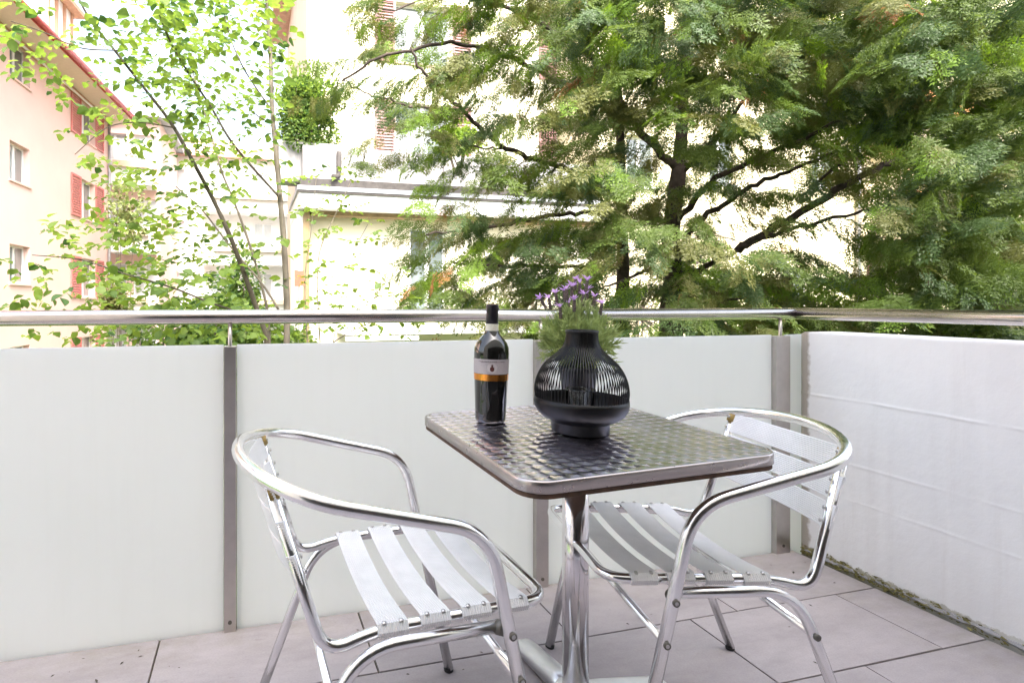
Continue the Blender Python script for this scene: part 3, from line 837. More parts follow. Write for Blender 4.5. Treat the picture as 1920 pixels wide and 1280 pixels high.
def wall_with_holes(name, parent, mat, x0, x1, z0, z1, y0, thick, holes):
    """wall slab, outside at y0, with real openings"""
    xs = sorted({x0, x1, *[h[0] for h in holes], *[h[1] for h in holes]}); zs = sorted({z0, z1, *[h[2] for h in holes], *[h[3] for h in holes]})
    mb = MB()
    solid = lambda xm, zm: not any(h[0] < xm < h[1] and h[2] < zm < h[3] for h in holes)
    nx, nz_ = len(xs) - 1, len(zs) - 1
    G = [[solid((xs[i] + xs[i + 1]) / 2, (zs[k] + zs[k + 1]) / 2) for k in range(nz_)] for i in range(nx)]
    y1 = y0 + thick
    for i in range(nx):
        for k in range(nz_):
            if not G[i][k]: continue
            a, b, c, d_ = xs[i], xs[i + 1], zs[k], zs[k + 1]
            mb.add([(a, y0, c), (b, y0, c), (b, y0, d_), (a, y0, d_)], [(0, 1, 2, 3)])
            mb.add([(a, y1, c), (b, y1, c), (b, y1, d_), (a, y1, d_)], [(3, 2, 1, 0)])
            for di, dk, q in ((-1, 0, [(a, y0, c), (a, y1, c), (a, y1, d_), (a, y0, d_)]), (1, 0, [(b, y0, c), (b, y1, c), (b, y1, d_), (b, y0, d_)]),
                              (0, -1, [(a, y0, c), (b, y0, c), (b, y1, c), (a, y1, c)]), (0, 1, [(a, y0, d_), (b, y0, d_), (b, y1, d_), (a, y1, d_)])):
                ii, kk = i + di, k + dk
                if ii < 0 or kk < 0 or ii >= nx or kk >= nz_ or not G[ii][kk]: mb.add(q, [(0, 1, 2, 3)])
    return mb.build(name, M[mat], parent)
def shutter(parent, x0, x1, z0, z1, y, mat):
    s = MB().box(x0, x0 + .05, y, y + .04, z0, z1).box(x1 - .05, x1, y, y + .04, z0, z1).box(x0 + .05, x1 - .05, y, y + .04, z0, z0 + .07).box(x0 + .05, x1 - .05, y, y + .04, z1 - .07, z1).build('shutter', M[mat], parent)
    n = max(6, int((z1 - z0) / .09)); zz = np.linspace(z0 + .08, z1 - .08, n); mb = MB()
    for z in zz:
        mb.add([(x0 + .05, y + .004, z - .03), (x1 - .05, y + .004, z - .03), (x1 - .05, y + .034, z + .03), (x0 + .05, y + .034, z + .03),
                (x0 + .05, y + .010, z - .034), (x1 - .05, y + .010, z - .034), (x1 - .05, y + .040, z + .026), (x0 + .05, y + .040, z + .026)],
               [(0, 1, 2, 3), (7, 6, 5, 4), (0, 4, 5, 1), (3, 2, 6, 7), (0, 3, 7, 4), (1, 5, 6, 2)])
    l = mb.build('louvres', M[mat], s); l['kind'] = 'stuff'
    return s

# --- pink house on the left; its face runs away from us
X0C, SLOPE = -8.57, -.1441
ev = FW + SLOPE * RT; evn = np.linalg.norm(ev); ev = ev / evn
def pinkZ(u): return -X0C / ((CX - u) / F_PX + SLOPE)
ang = math.atan2(ev[1], ev[0])
org = X0C * RT
pk = empty('pink_house', (org[0], org[1], 0), (0, 0, ang))
tag(pk, 'pale pink plastered house with red shutters, wide eaves and red gutter', 'house')
def ps(u): return pinkZ(u) * evn
s0, s1 = 8.0, ps(203)
cols = [(ps(18), ps(56), 1.57, 1.10, False), (ps(151), ps(178), 1.22, 1.44, True)]
holes, wins = [], []
for (a, b, zs_, hh, sh) in cols + [(10.2, 11.2, 1.57, 1.1, False)]:
    for k in range(-1, 3):
        z0_ = zs_ + 2.92 * k; holes.append((a, b, z0_, z0_ + hh)); wins.append((a, b, z0_, z0_ + hh, sh))
wall_with_holes('wall', pk, 'pink', s0, s1, GZ - .2, 8.6, 0, .3, holes)
for q in ((s0, s0 + .3, .301, 9), (s1 - .3, s1, .301, 9), (s0, s1, 9, 9.3)): MB().box(*q, GZ - .2, 8.6).build('side_wall', M['pink'], pk)
MB().box(s0 + .3, s1 - .3, .34, .36, GZ, 8.4).build('curtains', M['curtain'], pk)
for a, b, z0_, z1_, sh in wins:
    window(pk, a, b, z0_, z1_, .18, sill='pink')
    if sh:
        wd = (b - a) * .62
        shutter(pk, a - wd, a - .02, z0_ - .02, z1_ + .02, -.05, 'shutter'); shutter(pk, b + .02, b + wd, z0_ - .02, z1_ + .02, -.05, 'shutter')
SE = s1 + .55
roof = MB().add([(s0 - .5, -1.0, 8.66), (SE, -1.0, 8.66), (SE, 4.6, 12.6), (s0 - .5, 4.6, 12.6), (s0 - .5, -1.0, 8.80), (SE, -1.0, 8.80), (SE, 4.6, 12.74), (s0 - .5, 4.6, 12.74)],
                [(0, 1, 2, 3), (4, 7, 6, 5), (0, 4, 5, 1), (1, 5, 6, 2), (2, 6, 7, 3), (3, 7, 4, 0)])
roof.add([(s0 - .5, 4.6, 12.6), (SE, 4.6, 12.6), (SE, 10.2, 8.66), (s0 - .5, 10.2, 8.66), (s0 - .5, 4.6, 12.74), (SE, 4.6, 12.74), (SE, 10.2, 8.8), (s0 - .5, 10.2, 8.8)],
         [(0, 1, 2, 3), (4, 7, 6, 5), (0, 4, 5, 1), (1, 5, 6, 2), (2, 6, 7, 3), (3, 7, 4, 0)])
rf = roof.build('roof', M['rooft'], pk)
MB().box(s0 - .5, SE, -.98, .0, 8.58, 8.64).build('soffit', M['soffit'], rf)
MB().box(s0, s1, -.10, -.004, 8.42, 8.575).build('eaves_beam', M['orange'], rf)
MB().box(s0, s1, -.13, -.105, 8.40, 8.47).build('trim_line', M['frame'], rf)
MB().tube([(s0 - .5, -1.06, 8.66), (SE - .3, -1.06, 8.66)], .075, 10).build('gutter', M['red'], rf, True)
MB().box(SE - .04, SE + .04, -1.05, -.9, 8.6, 8.85).box(s0 - .5, SE + .02, -1.012, -1.003, 8.54, 8.84).build('fascia', M['red'], rf)
MB().tube([(s1 - .12, -.08, GZ), (s1 - .12, -.08, 8.4)], .055, 10).build('downpipe', M['pipe'], pk, True)
ds = ps(95)
dm = MB().box(ds, ds + 2.2, .2, 2.6, 9.5, 11.4).build('dormer', M['white'], rf)
MB().box(ds - .2, ds + 2.4, -.15, 2.8, 11.4, 11.55).build('dormer_roof', M['orange'], dm)
for q in (.15, .75, 1.35, 1.95): MB().box(ds + q, ds + q + .09, .12, .2, 9.6, 11.4).build('dormer_post', M['orange'], dm)
MB().box(ds - .1, ds + 2.3, -.5, .19, 9.42, 9.55).build('dormer_sill', M['frame'], dm)
for k in range(26):
    z = k / 25.0

# --- houses far behind, between the pink and the cream one
def far_house(name, label, u0, u1, v_top, Y, mat, rows_, cols_, roofmat, balc=False, depth=8):
    a, b = on_y(u0, v_top, Y), on_y(u1, v_top, Y); z1 = (a[2] + b[2]) / 2
    h = empty(name, (a[0], Y, 0)); tag(h, label, 'house'); W = b[0] - a[0]
    holes = []
    for r_ in range(rows_):
        for c in range(cols_):
            xm = W * (c + .5) / cols_; zt = z1 - .7 - 2.9 * r_; holes.append((xm - .5, xm + .5, zt - 1.45, zt))
    wall_with_holes('wall', h, mat, 0, W, GZ - .2, z1, 0, .3, holes)
    for q in ((0, .3), (W - .3, W)): MB().box(*q, .301, depth, GZ, z1).build('side_wall', M[mat], h)
    MB().box(.3, W - .3, .4, .42, GZ, z1 - .1).build('curtains', M['curtain'], h)
    for q in holes: window(h, *q, .15, mats=('frame', 'pane_l'))
    MB().add([(-.4, -.5, z1), (W + .4, -.5, z1), (W + .4, depth / 2, z1 + 2.2), (-.4, depth / 2, z1 + 2.2), (-.4, depth + .5, z1), (W + .4, depth + .5, z1)],
             [(0, 1, 2, 3), (3, 2, 5, 4), (0, 3, 4), (1, 5, 2), (0, 4, 5, 1)]).build('roof', M[roofmat], h)
    if balc:
        for r_ in range(rows_):
            zf = z1 - 3.05 - 2.9 * r_
            bl = MB().box(W * .28, W * .95, -1.3, -.003, zf - .15, zf).build('balcony', M['white'], h)
            MB().box(W * .28, W * .95, -1.3, -1.22, zf + .002, zf + .9).box(W * .28, W * .28 + .08, -1.22, -.003, zf + .002, zf + .9).build('parapet', M['white'], bl)
            MB().box(W * .35, W * .9, -1.5, -1.31, zf + .55, zf + .8).build('flower_box', M['beige'], bl)
    return h
far_house('narrow_pink_house', 'narrow peach house with grey roof far behind, beside the pink house', 185, 300, 222, 27, 'pink', 5, 2, 'zinc', True)
far_house('white_house', 'white house with balconies seen far behind the young tree', 285, 610, 300, 33, 'white', 5, 4, 'rooft', True)

# --- cream house in the middle with roof terrace and flat-roofed wing
YU, YP, YR = 15.5, 13.0, 12.5
cr = empty('cream_house', (on_y(577, 300, YU)[0], YU, 0))
tag(cr, 'tall cream house with brown shutters above a roof terrace', 'house')
ox = cr.location.x
def cx_(u, Y=YU): return on_y(u, 300, Y)[0] - ox
def zz_(u, v, Y=YU): return on_y(u, v, Y)[2]
WEND = 9.3
sill_u = zz_(800, 122); win_h = 1.75
wA, wB = cx_(742), cx_(846)
zl0 = zz_(780, 290); zl1 = zz_(780, 226)
holes = [(wA, wB, sill_u, sill_u + win_h), (wA, wB, zl0, zl1 + .5), (wA + 5.2, wB + 5.2, sill_u, sill_u + win_h), (wA + 5.2, wB + 5.2, zl0, zl1 + .5)]
wall_with_holes('wall', cr, 'cream', 0, WEND, GZ - .2, 12.5, 0, .35, holes)
MB().box(0.0, .35, .35, 9, GZ, 12.5).build('side_wall', M['beige'], cr)
for q in ((WEND - .35, WEND, .351, 9), (.35, WEND - .35, 8.7, 9)): MB().box(*q, GZ, 12.5).build('back_wall', M['cream'], cr)
MB().box(.4, WEND - .4, .5, .52, GZ, 12.4).build('curtains', M['curtain'], cr)
for q in holes:
    window(cr, *q, .2, sill='beige')
    shutter(cr, q[0] - .62, q[0] - .04, q[2] - .05, q[3], -.06, 'shutter2'); shutter(cr, q[1] + .04, q[1] + .62, q[2] - .05, q[3], -.06, 'shutter2')
MB().tube([(cx_(597), -.09, 0), (cx_(597), -.09, 12.4)], .06, 10).build('downpipe', M['frame'], cr, True)
MB().add([(-.7, -.8, 12.5), (WEND + .7, -.8, 12.5), (WEND + .7, 9.7, 12.5), (-.7, 9.7, 12.5), (2, 4.4, 15.5), (WEND - 2, 4.4, 15.5)], [(0, 1, 5, 4), (1, 2, 5), (2, 3, 4, 5), (3, 0, 4), (3, 2, 1, 0)]).build('roof', M['rooft'], cr)

wing = empty('terrace_wing', (on_y(566, 340, YR)[0], YR, 0))
tag(wing, 'flat-roofed cream wing with grey concrete terrace parapet in front of cream house', 'building')
wx = wing.location.x
def wX(u, Y=YR): return on_y(u, 340, Y)[0] - wx
zr_top, zr_bot = zz_(700, 355, YR), zz_(700, 394, YR)
zp_b, zp_t = zz_(700, 342, YP), zz_(640, 277, YP)
WE = wX(1140)
rs = MB().box(-.06, WE, 0, 3.0, zr_bot, zr_top - .10).build('roof_slab', M['white'], wing)
MB().box(-.10, WE + .05, -.05, 3.0, zr_top - .096, zr_top).build('roof_edge', M['zinc'], rs)
MB().box(-.09, WE + .04, -.035, .0, zr_top - .15, zr_top - .097).build('drip_edge', M['darkroof_shadow'], rs)
MB().box(.0, WE, .42, 2.9, zr_top + .001, zp_b).build('shadow_gap', M['darkroof_shadow'], rs)  # dark strip standing in for the shadow between parapet and roof edge
pp = MB().box(wX(568, YP), WE, YP - YR, YP - YR + .14, zp_b + .003, zp_t).build('parapet', M['concrete'], wing)
MB().box(wX(568, YP), wX(568, YP) + .14, YP - YR + .141, 3.0, zp_b + .003, zp_t).build('parapet_side', M['concrete'], pp)
MB().box(wX(832, YP) - .012, wX(832, YP) + .012, YP - YR - .004, YP - YR + .05, zp_b + .01, zp_t - .02).build('parapet_joint', M['darkroof_shadow'], pp)
MB().tube(fillet([(wX(635, YP), YP - YR - .06, zp_t - .12), (wX(635, YP), YP - YR - .06, zp_b + .08), (wX(622, YP), YP - YR - .22, zp_b + .03)], .1), .06, 10).build('spout_pipe', M['darkroof_shadow'], wing, True)
dA, dB = wX(768, YR + .7), wX(836, YR + .7)
dz0, dz1 = zz_(800, 600, YR + .7), zz_(800, 428, YR + .7)
wall_with_holes('wall', wing, 'cream', .12, WE, GZ - .2, zr_bot - .003, .7, .25, [(dA, dB, dz0, dz1)])
window(wing, dA, dB, dz0, dz1, .1, face=.7, sill=False, name='glass_door')
MB().box(.06, .2, .30, .69, GZ, zr_bot - .004).build('jamb', M['brownw'], wing)
MB().box(-.05, .118, .4, 3, GZ, zr_bot - .004).build('side_wall', M['white'], wing)
MB().box(.25, WE, .35, .695, zr_bot - .10, zr_bot - .006).build('soffit_shadow', M['brownw'], wing)  # brown strip standing in for the shadow line under the slab
zl = zz_(700, 617, YR)
MB().box(wX(640), WE, -.5, .695, zl - .10, zl).build('ledge', M['white'], wing)
MB().box(wX(640), wX(771), -.62, -.505, zl - .22, zl - .13).build('lower_ledge', M['white'], wing)
sg = MB().box(-.03, .03, -.02, .0, 0, .32).box(-.1, .1, -.045, -.021, .0, .34).build('small_sign', M['signred'])
c = on_y(561, 528, YR - .3); sg.location = (c[0], c[1], c[2] - .1)
sp_ = MB().tube([(0, .01, GZ - c[2] + .1), (0, .01, .02)], .02, 8).build('pole', M['pipe'], sg)
tag(sg, 'small red sign on a thin pole by the corner of the flat-roofed wing', 'sign')

# --- yellow-cream house on the right behind the conifers
YQ = 13.6
rq = empty('yellow_house', (on_y(1120, 300, YQ)[0], YQ, 0))
tag(rq, 'yellow-cream apartment house glimpsed through the conifer branches', 'house')
qx = rq.location.x
def qX(u, Y=YQ): return on_y(u, 300, Y)[0] - qx
hol = []
for ua, ub, va, vb in ((1175, 1232, 255, 350), (1522, 1572, 268, 352), (1400, 1445, 60, 140), (1560, 1610, 60, 140), (1190, 1240, 40, 130), (1470, 1520, 500, 590), (1330, 1380, 255, 345)):
    hol.append((qX(ua), qX(ub), zz_((ua + ub) / 2, vb, YQ), zz_((ua + ub) / 2, va, YQ)))
QW = qX(1960)
wall_with_holes('wall', rq, 'cream2', 0, QW, GZ - .2, 13, 0, .35, hol)
for q in ((0, .35), (QW - .35, QW)): MB().box(*q, .351, 9, GZ, 13).build('side_wall', M['cream2'], rq)
MB().box(.4, QW - .4, .5, .52, GZ, 12.9).build('curtains', M['curtain'], rq)
for q in hol: window(rq, *q, .18, sill='frame')
MB().tube([(qX(1604), -.1, GZ), (qX(1604), -.1, 12.8)], .07, 10).build('downpipe', M['pipe'], rq, True)
MB().box(-.5, QW + .5, -.7, 9.5, 13, 13.3).build('roof', M['rooft'], rq)
for vb in (440, 250):
    zf = zz_(1650, vb, YQ - 1.0)
    bl = MB().box(qX(1612), qX(1800), -1.3, -.004, zf - .16, zf).build('balcony', M['beige'], rq)
    MB().box(qX(1612), qX(1800), -1.3, -1.22, zf + .002, zf + .5).build('parapet', M['beige'], bl)
    MB().box(qX(1612), qX(1770), -1.45, -1.305, zf + .52, zf + 1.3).build('awning', M['awning'], bl)
MB().box(qX(1625), qX(1700), -.08, -.004, zz_(1650, 520, YQ), zz_(1650, 470, YQ)).build('panel', M['shutter2'], rq)

# --- unseen house of the balcony, behind the camera; shaped for shade, bounce and reflections
hm = wall_with_holes('unseen_own_house', None, 'white', -7, 9, GZ - .2, 6.2, 0, .3, [(-3.2, 2.6, .02, 2.35)])
hm.rotation_euler = (0, 0, math.pi); hm.location = (.5, -.85, 0)
tag(hm, 'unseen white house wall with wide dark doorway behind the balcony, shaped for its light', 'house')
MB().box(-3.3, 2.7, .31, 5, -.1, -.02).box(-3.3, 2.7, .31, 5, 2.4, 2.5).box(-3.4, -3.3, .31, 5, -.1, 2.5).box(2.7, 2.8, .31, 5, -.1, 2.5).box(-3.3, 2.7, 5, 5.1, -.1, 2.5).build('room', M['room'], hm)  # unseen dark interior, added for dim reflections in the metal

# ------------------------------------------------------------------ foliage tools
def spray_template(seed, nt_=7, nn=7):
    """flat drooping conifer frond along +y, length 1: side twigs set with needles"""
    r_ = np.random.default_rng(seed); T = []
    def needle(p, dv, L, w):
        dv = dv / np.linalg.norm(dv); s = np.cross(dv, [0, 0, 1.0]); s /= np.linalg.norm(s) + 1e-9
        s = s + np.array([0, 0, r_.normal(0, .5)]); s /= np.linalg.norm(s)
        T.append([p - s * w * .5 - dv * .005, p + s * w * .5 + dv * L * .3, p + dv * L])
    def curve(t): return np.array([.03 * math.sin(t * 5 + seed), t, -.22 * t * t])
    for i in range(nt_):
        t = .10 + .84 * i / nt_
        for sg in (-1, 1):
            t2 = t + (.05 if sg > 0 else 0); base = curve(min(t2, 1)); L = (.40 * (1 - .72 * t2) + .06) * r_.uniform(.8, 1.15)
            dv = np.array([sg * .80, .62, -.12 + r_.normal(0, .12)]); dv /= np.linalg.norm(dv)
            for k in range(nn):
                q = (k + .4) / nn; p = base + dv * L * q + np.array([0, 0, -.10 * L * q * q])
                sd = 1 if k % 2 else -1
                nd = dv * .75 + np.cross(dv, [0, 0, 1]) * sd * .75 + np.array([0, 0, r_.normal(0, .2)])
                needle(p, nd, .155 * (1 - .35 * q) * r_.uniform(.8, 1.25), .062)
            needle(base + dv * L * .9, dv, .15, .06)
    needle(curve(.9), np.array([0, 1, -.3]), .16, .06)
    return np.array(T)          # (n,3,3)
SPR = [spray_template(s) for s in range(4)]
def rot_from(y, up):
    y = y / np.linalg.norm(y); x = np.cross(y, up); x /= np.linalg.norm(x) + 1e-9; z = np.cross(x, y)
    return np.stack([x, y, z], 1)
def make_sprays(items, name, mats, parent):
    """items: (pos, dir, up, scale, mat index, template)"""
    chunks, mi = [], []
    for pos, dv, up, sc, m_, t in items:
        Mx = rot_from(dv, up); chunks.append((SPR[t].reshape(-1, 3) * sc) @ Mx.T + pos); mi.append(np.full(len(SPR[t]), m_))
    V = np.concatenate(chunks); Fc = np.arange(len(V)).reshape(-1, 3)
    o = obj(name, V, Fc, mats, parent, False, np.concatenate(mi)); o['kind'] = 'stuff'
    return o
def nearest(pts, p):
    d = np.linalg.norm(pts - p, axis=1); i = int(d.argmin()); return pts[i], d[i]

# ------------------------------------------------------------------ conifers
COV = {   # how much of the view each 80 px cell of crown fills
 0:   [.0, .55, .25, .80, .70, .80, .93, .95, .95, .95, .95, .95, .95, .95, .95, .95, .95],
 80:  [.15, .60, .40, .85, .70, .68, .93, .95, .93, .93, .95, .95, .93, .95, .95, .95, .95],
 160: [.40, .62, .55, .60, .50, .62, .90, .90, .60, .72, .85, .92, .93, .95, .95, .95, .95],
 240: [.0, .45, .62, .40, .50, .68, .86, .60, .60, .55, .68, .48, .50, .72, .93, .95, .95],
 320: [.0, .0, .42, .30, .48, .68, .84, .76, .62, .55, .62, .36, .44, .68, .93, .95, .95],
 400: [.0, .0, .65, .78, .82, .85, .84, .76, .66, .64, .58, .52, .52, .76, .95, .95, .95],
 480: [.0, .0, .50, .75, .80, .85, .80, .70, .70, .75, .75, .75, .72, .85, .95, .95, .95],
 560: [.0, .0, .40, .65, .65, .70, .70, .65, .70, .82, .85, .85, .85, .92, .95, .95, .95],
 640: [.0, .0, .30, .50, .50, .50, .50, .50, .60, .70, .70, .70, .70, .80, .90, .95, .95],
 -80: [.0, .55, .30, .75, .75, .80, .90, .90, .90, .90, .90, .90, .90, .90, .90, .90, .90],
 -160:[.0, .40, .40, .65, .70, .70, .80, .80, .80, .80, .80, .80, .80, .80, .80, .80, .80],
}
def conifer(name, label, trunk_px, Zt, r0, limbs_px, urange, zrange, bright, seed, needle_mats, extra=1.0):
    r_ = np.random.default_rng(seed); rd = random.Random(seed)
    base = at(trunk_px[0][0], trunk_px[0][1], Zt); base[2] = GZ
    t = empty(name, tuple(base)); tag(t, label, 'conifer', 'conifers in the garden')
    tp = [base] + [at(u, v, Zt + dz) for u, v, dz in trunk_px]
    sk = spline(tp, 8)
    pts_all = list(sk)
    tr = MB().tube([p - base for p in sk], [r0 * 1.5, r0, r0 * .8, r0 * .45, r0 * .2], 10).build('trunk', M['bark'], t, True)
    for lp, rl in limbs_px:
        P = spline([at(u, v, Zt + dz) for u, v, dz in lp], 7)
        # slight natural wobble
        P = [p + r_.normal(0, .012, 3) for p in P]
        MB().tube([p - base for p in P], [rl * .8, rl * .6, rl * .25], 8).build('limb', M['bark'], t, True)
        pts_all += P
    skel = np.array(pts_all); items = []; twigs = MB()
    for v0, row in COV.items():
        for c, cov in enumerate(row):
            u0 = 600 + 80 * c
            um = u0 + 40
            if not (urange[0] <= um < urange[1]) or cov <= 0: continue
            n = -math.log(1 - min(cov, .96)) * 5.3 * extra
            k = int(n) + (rd.random() < n - int(n))
            for _ in range(k):
                u, v = u0 + rd.random() * 80, v0 + rd.random() * 80
                Z = rd.uniform(*zrange); p = at(u, v, Z)
                q, dist = nearest(skel, p)
                axis = np.array([base[0], base[1], p[2]]); out = p - axis; out[2] = 0
                out /= np.linalg.norm(out) + 1e-6
                a = rd.gauss(0, .7); ca, sa = math.cos(a), math.sin(a)
                dv = np.array([out[0] * ca - out[1] * sa, out[0] * sa + out[1] * ca, rd.uniform(-.55, .12)]); dv /= np.linalg.norm(dv)
                Lb = rd.uniform(.28, .5); start = p - dv * Lb * .5; end = p + dv * Lb * .5 + np.array([0, 0, -.05])
                if dist < 2.2:
                    mid = (q + start) / 2 + np.array([0, 0, .10 * dist])
                    twigs.tube(spline([q, mid, start, (start + end) / 2, end], 3), [.004 + .005 * min(dist, 1.5), .005, .002], 4, False)
                m_ = rd.choices(range(5), bright)[0]
                if m_ == 3 and rd.random() < .8: m_ = 4
                up = np.array([rd.gauss(0, .6), rd.gauss(0, .6), 1.0])
                ns = rd.randint(6, 9); side = np.cross(dv, [0, 0, 1.0]); side /= np.linalg.norm(side) + 1e-6
                for i in range(ns):
                    f_ = (i + .3) / ns; sg = 1 if i % 2 else -1
                    pp_ = start + (end - start) * f_
                    d2 = dv * rd.uniform(.5, .9) + side * sg * rd.uniform(.4, .9) + np.array([0, 0, rd.uniform(-1.15, -.1)])
                    mm = m_ if rd.random() < .75 else rd.choices(range(5), bright)[0]
                    items.append((pp_ - base, d2, up, rd.uniform(.17, .30) * (1.1 - .3 * f_), mm, rd.randrange(4)))
                items.append((end - base, dv + np.array([0, 0, -.5]), up, rd.uniform(.20, .30), m_ if m_ != 3 else 0, rd.randrange(4)))
    w = twigs.build('twigs', M['bark'], t); w['kind'] = 'stuff'
    make_sprays(items, 'foliage', needle_mats, t)
    return len(items)
NM = [M['needle_a'], M['needle_b'], M['needle_c'], M['needle_d'], M['needle_e']]
ns_total = 0
ns_total += conifer('spreading_conifer', 'broad conifer with forked dark trunk right of the lavender', [(1258, 640, 0), (1262, 540, 0), (1258, 440, 0), (1270, 340, 0), (1278, 250, .1), (1282, 120, .2), (1290, -60, .3), (1290, -220, .3)], 6.3, .105,
    [([(1260, 425, 0), (1330, 345, -.1), (1420, 300, -.3), (1500, 262, -.5), (1580, 225, -.8)], .05),
     ([(1262, 470, 0), (1330, 400, -.2), (1420, 345, -.4), (1500, 312, -.5), (1600, 272, -.6)], .045),
     ([(1380, 470, -.2), (1450, 430, -.2), (1540, 375, -.3), (1640, 318, -.4), (1730, 285, -.5), (1860, 262, -.7)], .060),
     ([(1258, 520, 0), (1310, 505, -.1), (1380, 470, -.2)], .06),
     ([(1500, 372, -.3), (1560, 320, -.4), (1610, 275, -.5), (1650, 240, -.6)], .022),
     ([(1400, 455, -.2), (1520, 420, -.4), (1620, 395, -.6), (1760, 355, -.9)], .03),
     ([(1258, 500, 0), (1220, 505, -.2), (1160, 530, -.4), (1100, 545, -.6)], .03),
     ([(1262, 560, 0), (1340, 550, -.2), (1430, 530, -.4), (1560, 527, -.5), (1680, 520, -.8)], .03),
     ([(1262, 600, 0), (1330, 575, -.2), (1420, 548, -.4)], .03),
     ([(1275, 320, 0), (1220, 270, .1), (1180, 220, .2), (1140, 150, .3), (1085, 70, .4), (1050, 0, .4), (1010, -80, .5)], .06),
     ([(1272, 330, 0), (1350, 250, -.3), (1400, 180, -.5), (1460, 100, -.8)], .035),
     ([(1280, 220, 0), (1200, 130, -.3), (1120, 60, -.8)], .03)],
    (1120, 1640), (4.6, 7.6), [.42, .28, .10, .02, .18], 3, NM)
ns_total += conifer('slender_conifer', 'slender conifer with long arching limb in front of the cream house', [(1165, 640, 0), (1168, 520, 0), (1166, 420, 0), (1164, 300, 0), (1160, 180, 0), (1150, 20, 0), (1145, -180, 0)], 7.2, .085,
    [([(1160, 330, 0), (1090, 320, -.3), (1025, 306, -.6), (960, 282, -.9), (910, 248, -1.1), (860, 200, -1.3), (800, 145, -1.5), (770, 90, -1.6)], .045),
     ([(950, 280, -.9), (900, 278, -1.1), (850, 268, -1.2), (790, 250, -1.3)], .016),
     ([(1160, 400, 0), (1080, 400, -.4), (1000, 410, -.8), (900, 430, -1.2), (800, 440, -1.5)], .04),
     ([(1165, 500, 0), (1070, 500, -.5), (960, 500, -1.0), (840, 490, -1.5)], .035),
     ([(1160, 220, 0), (1060, 160, -.4), (960, 110, -.8), (860, 80, -1.2), (740, 100, -1.5), (640, 150, -1.7)], .04),
     ([(1155, 140, 0), (1040, 60, -.4), (940, 10, -.7), (840, -10, -1.0), (720, 20, -1.4)], .035),
     ([(870, 205, -1.2), (780, 200, -1.4), (700, 180, -1.6), (640, 150, -1.8)], .018)],
    (600, 1120), (4.9, 7.4), [.38, .16, .20, .03, .23], 4, NM)
ns_total += conifer('dense_conifer', 'dense dark conifer rising behind the right end of the concrete wall', [(1850, 660, 0), (1848, 480, 0), (1850, 300, 0), (1846, 100, 0), (1850, -120, 0), (1850, -260, 0)], 6.6, .12,
    [([(1848, 420, 0), (1780, 380, -.3), (1700, 360, -.6), (1650, 360, -.8)], .04),
     ([(1848, 250, 0), (1770, 180, -.4), (1700, 120, -.8)], .04), ([(1848, 560, 0), (1770, 560, -.4), (1690, 580, -.7)], .035),
     ([(1850, 500, 0), (1920, 470, -.4), (2000, 450, -.8)], .04), ([(1850, 120, 0), (1780, 40, -.3), (1720, -30, -.7)], .035),
     ([(1850, 330, 0), (1930, 290, -.4), (2010, 270, -.8)], .04)],
    (1640, 2000), (4.2, 7.0), [.46, .30, .12, .02, .10], 5, NM)

# ------------------------------------------------------------------ broad-leaved growth
def leaf_mesh(name, mat, L=1.0, w=.40, fold=.12, curl=.10):
    """ovate leaf along +y, folded on the midrib, with a short stalk"""
    prof = [(0, .02), (.12, .55), (.32, .95), (.52, 1.0), (.72, .78), (.88, .38), (1.0, .0)]
    V, Fc = [], []
    for t, k in prof:
        z = -curl * t * t
        V += [(-w * k, t, z + fold * k), (0, t, z), (w * k, t, z + fold * k)]
    for i in range(len(prof) - 1):
        a = i * 3; Fc += [(a, a + 1, a + 4, a + 3), (a + 1, a + 2, a + 5, a + 4)]
    k = len(V); V += [(-.012, -.28, .02), (.012, -.28, .02), (.010, .03, 0), (-.010, .03, 0)]; Fc.append((k, k + 1, k + 2, k + 3))
    return make_mesh(name, V, Fc, mat)
def leaf_arrays(L=1.0, w=.40, fold=.12):
    V = np.array([(0, 0, 0), (-w, .42, fold), (0, .5, 0), (w, .42, fold), (-w * .62, .78, fold * .6), (w * .62, .78, fold * .6), (0, 1, -.08)], float)
    Fc = np.array([(0, 2, 1), (0, 3, 2), (1, 2, 4), (2, 3, 5), (2, 6, 4), (2, 5, 6)])
    return V, Fc
def leaves_joined(name, items, mats, parent, w=.40):
    """items: pos, dir, up, size, mat"""
    LV, LF = leaf_arrays(w=w); ch, fc, mi = [], [], []
    for i, (p, dv, up, s, m_) in enumerate(items):
        ch.append((LV * s) @ rot_from(dv, up).T + p); fc.append(LF + i * len(LV)); mi.append(np.full(len(LF), m_))
    o = obj(name, np.concatenate(ch), np.concatenate(fc), mats, parent, False, np.concatenate(mi)); o['kind'] = 'stuff'
    return o
LM = [M['leaf_a'], M['leaf_b'], M['leaf_c']]
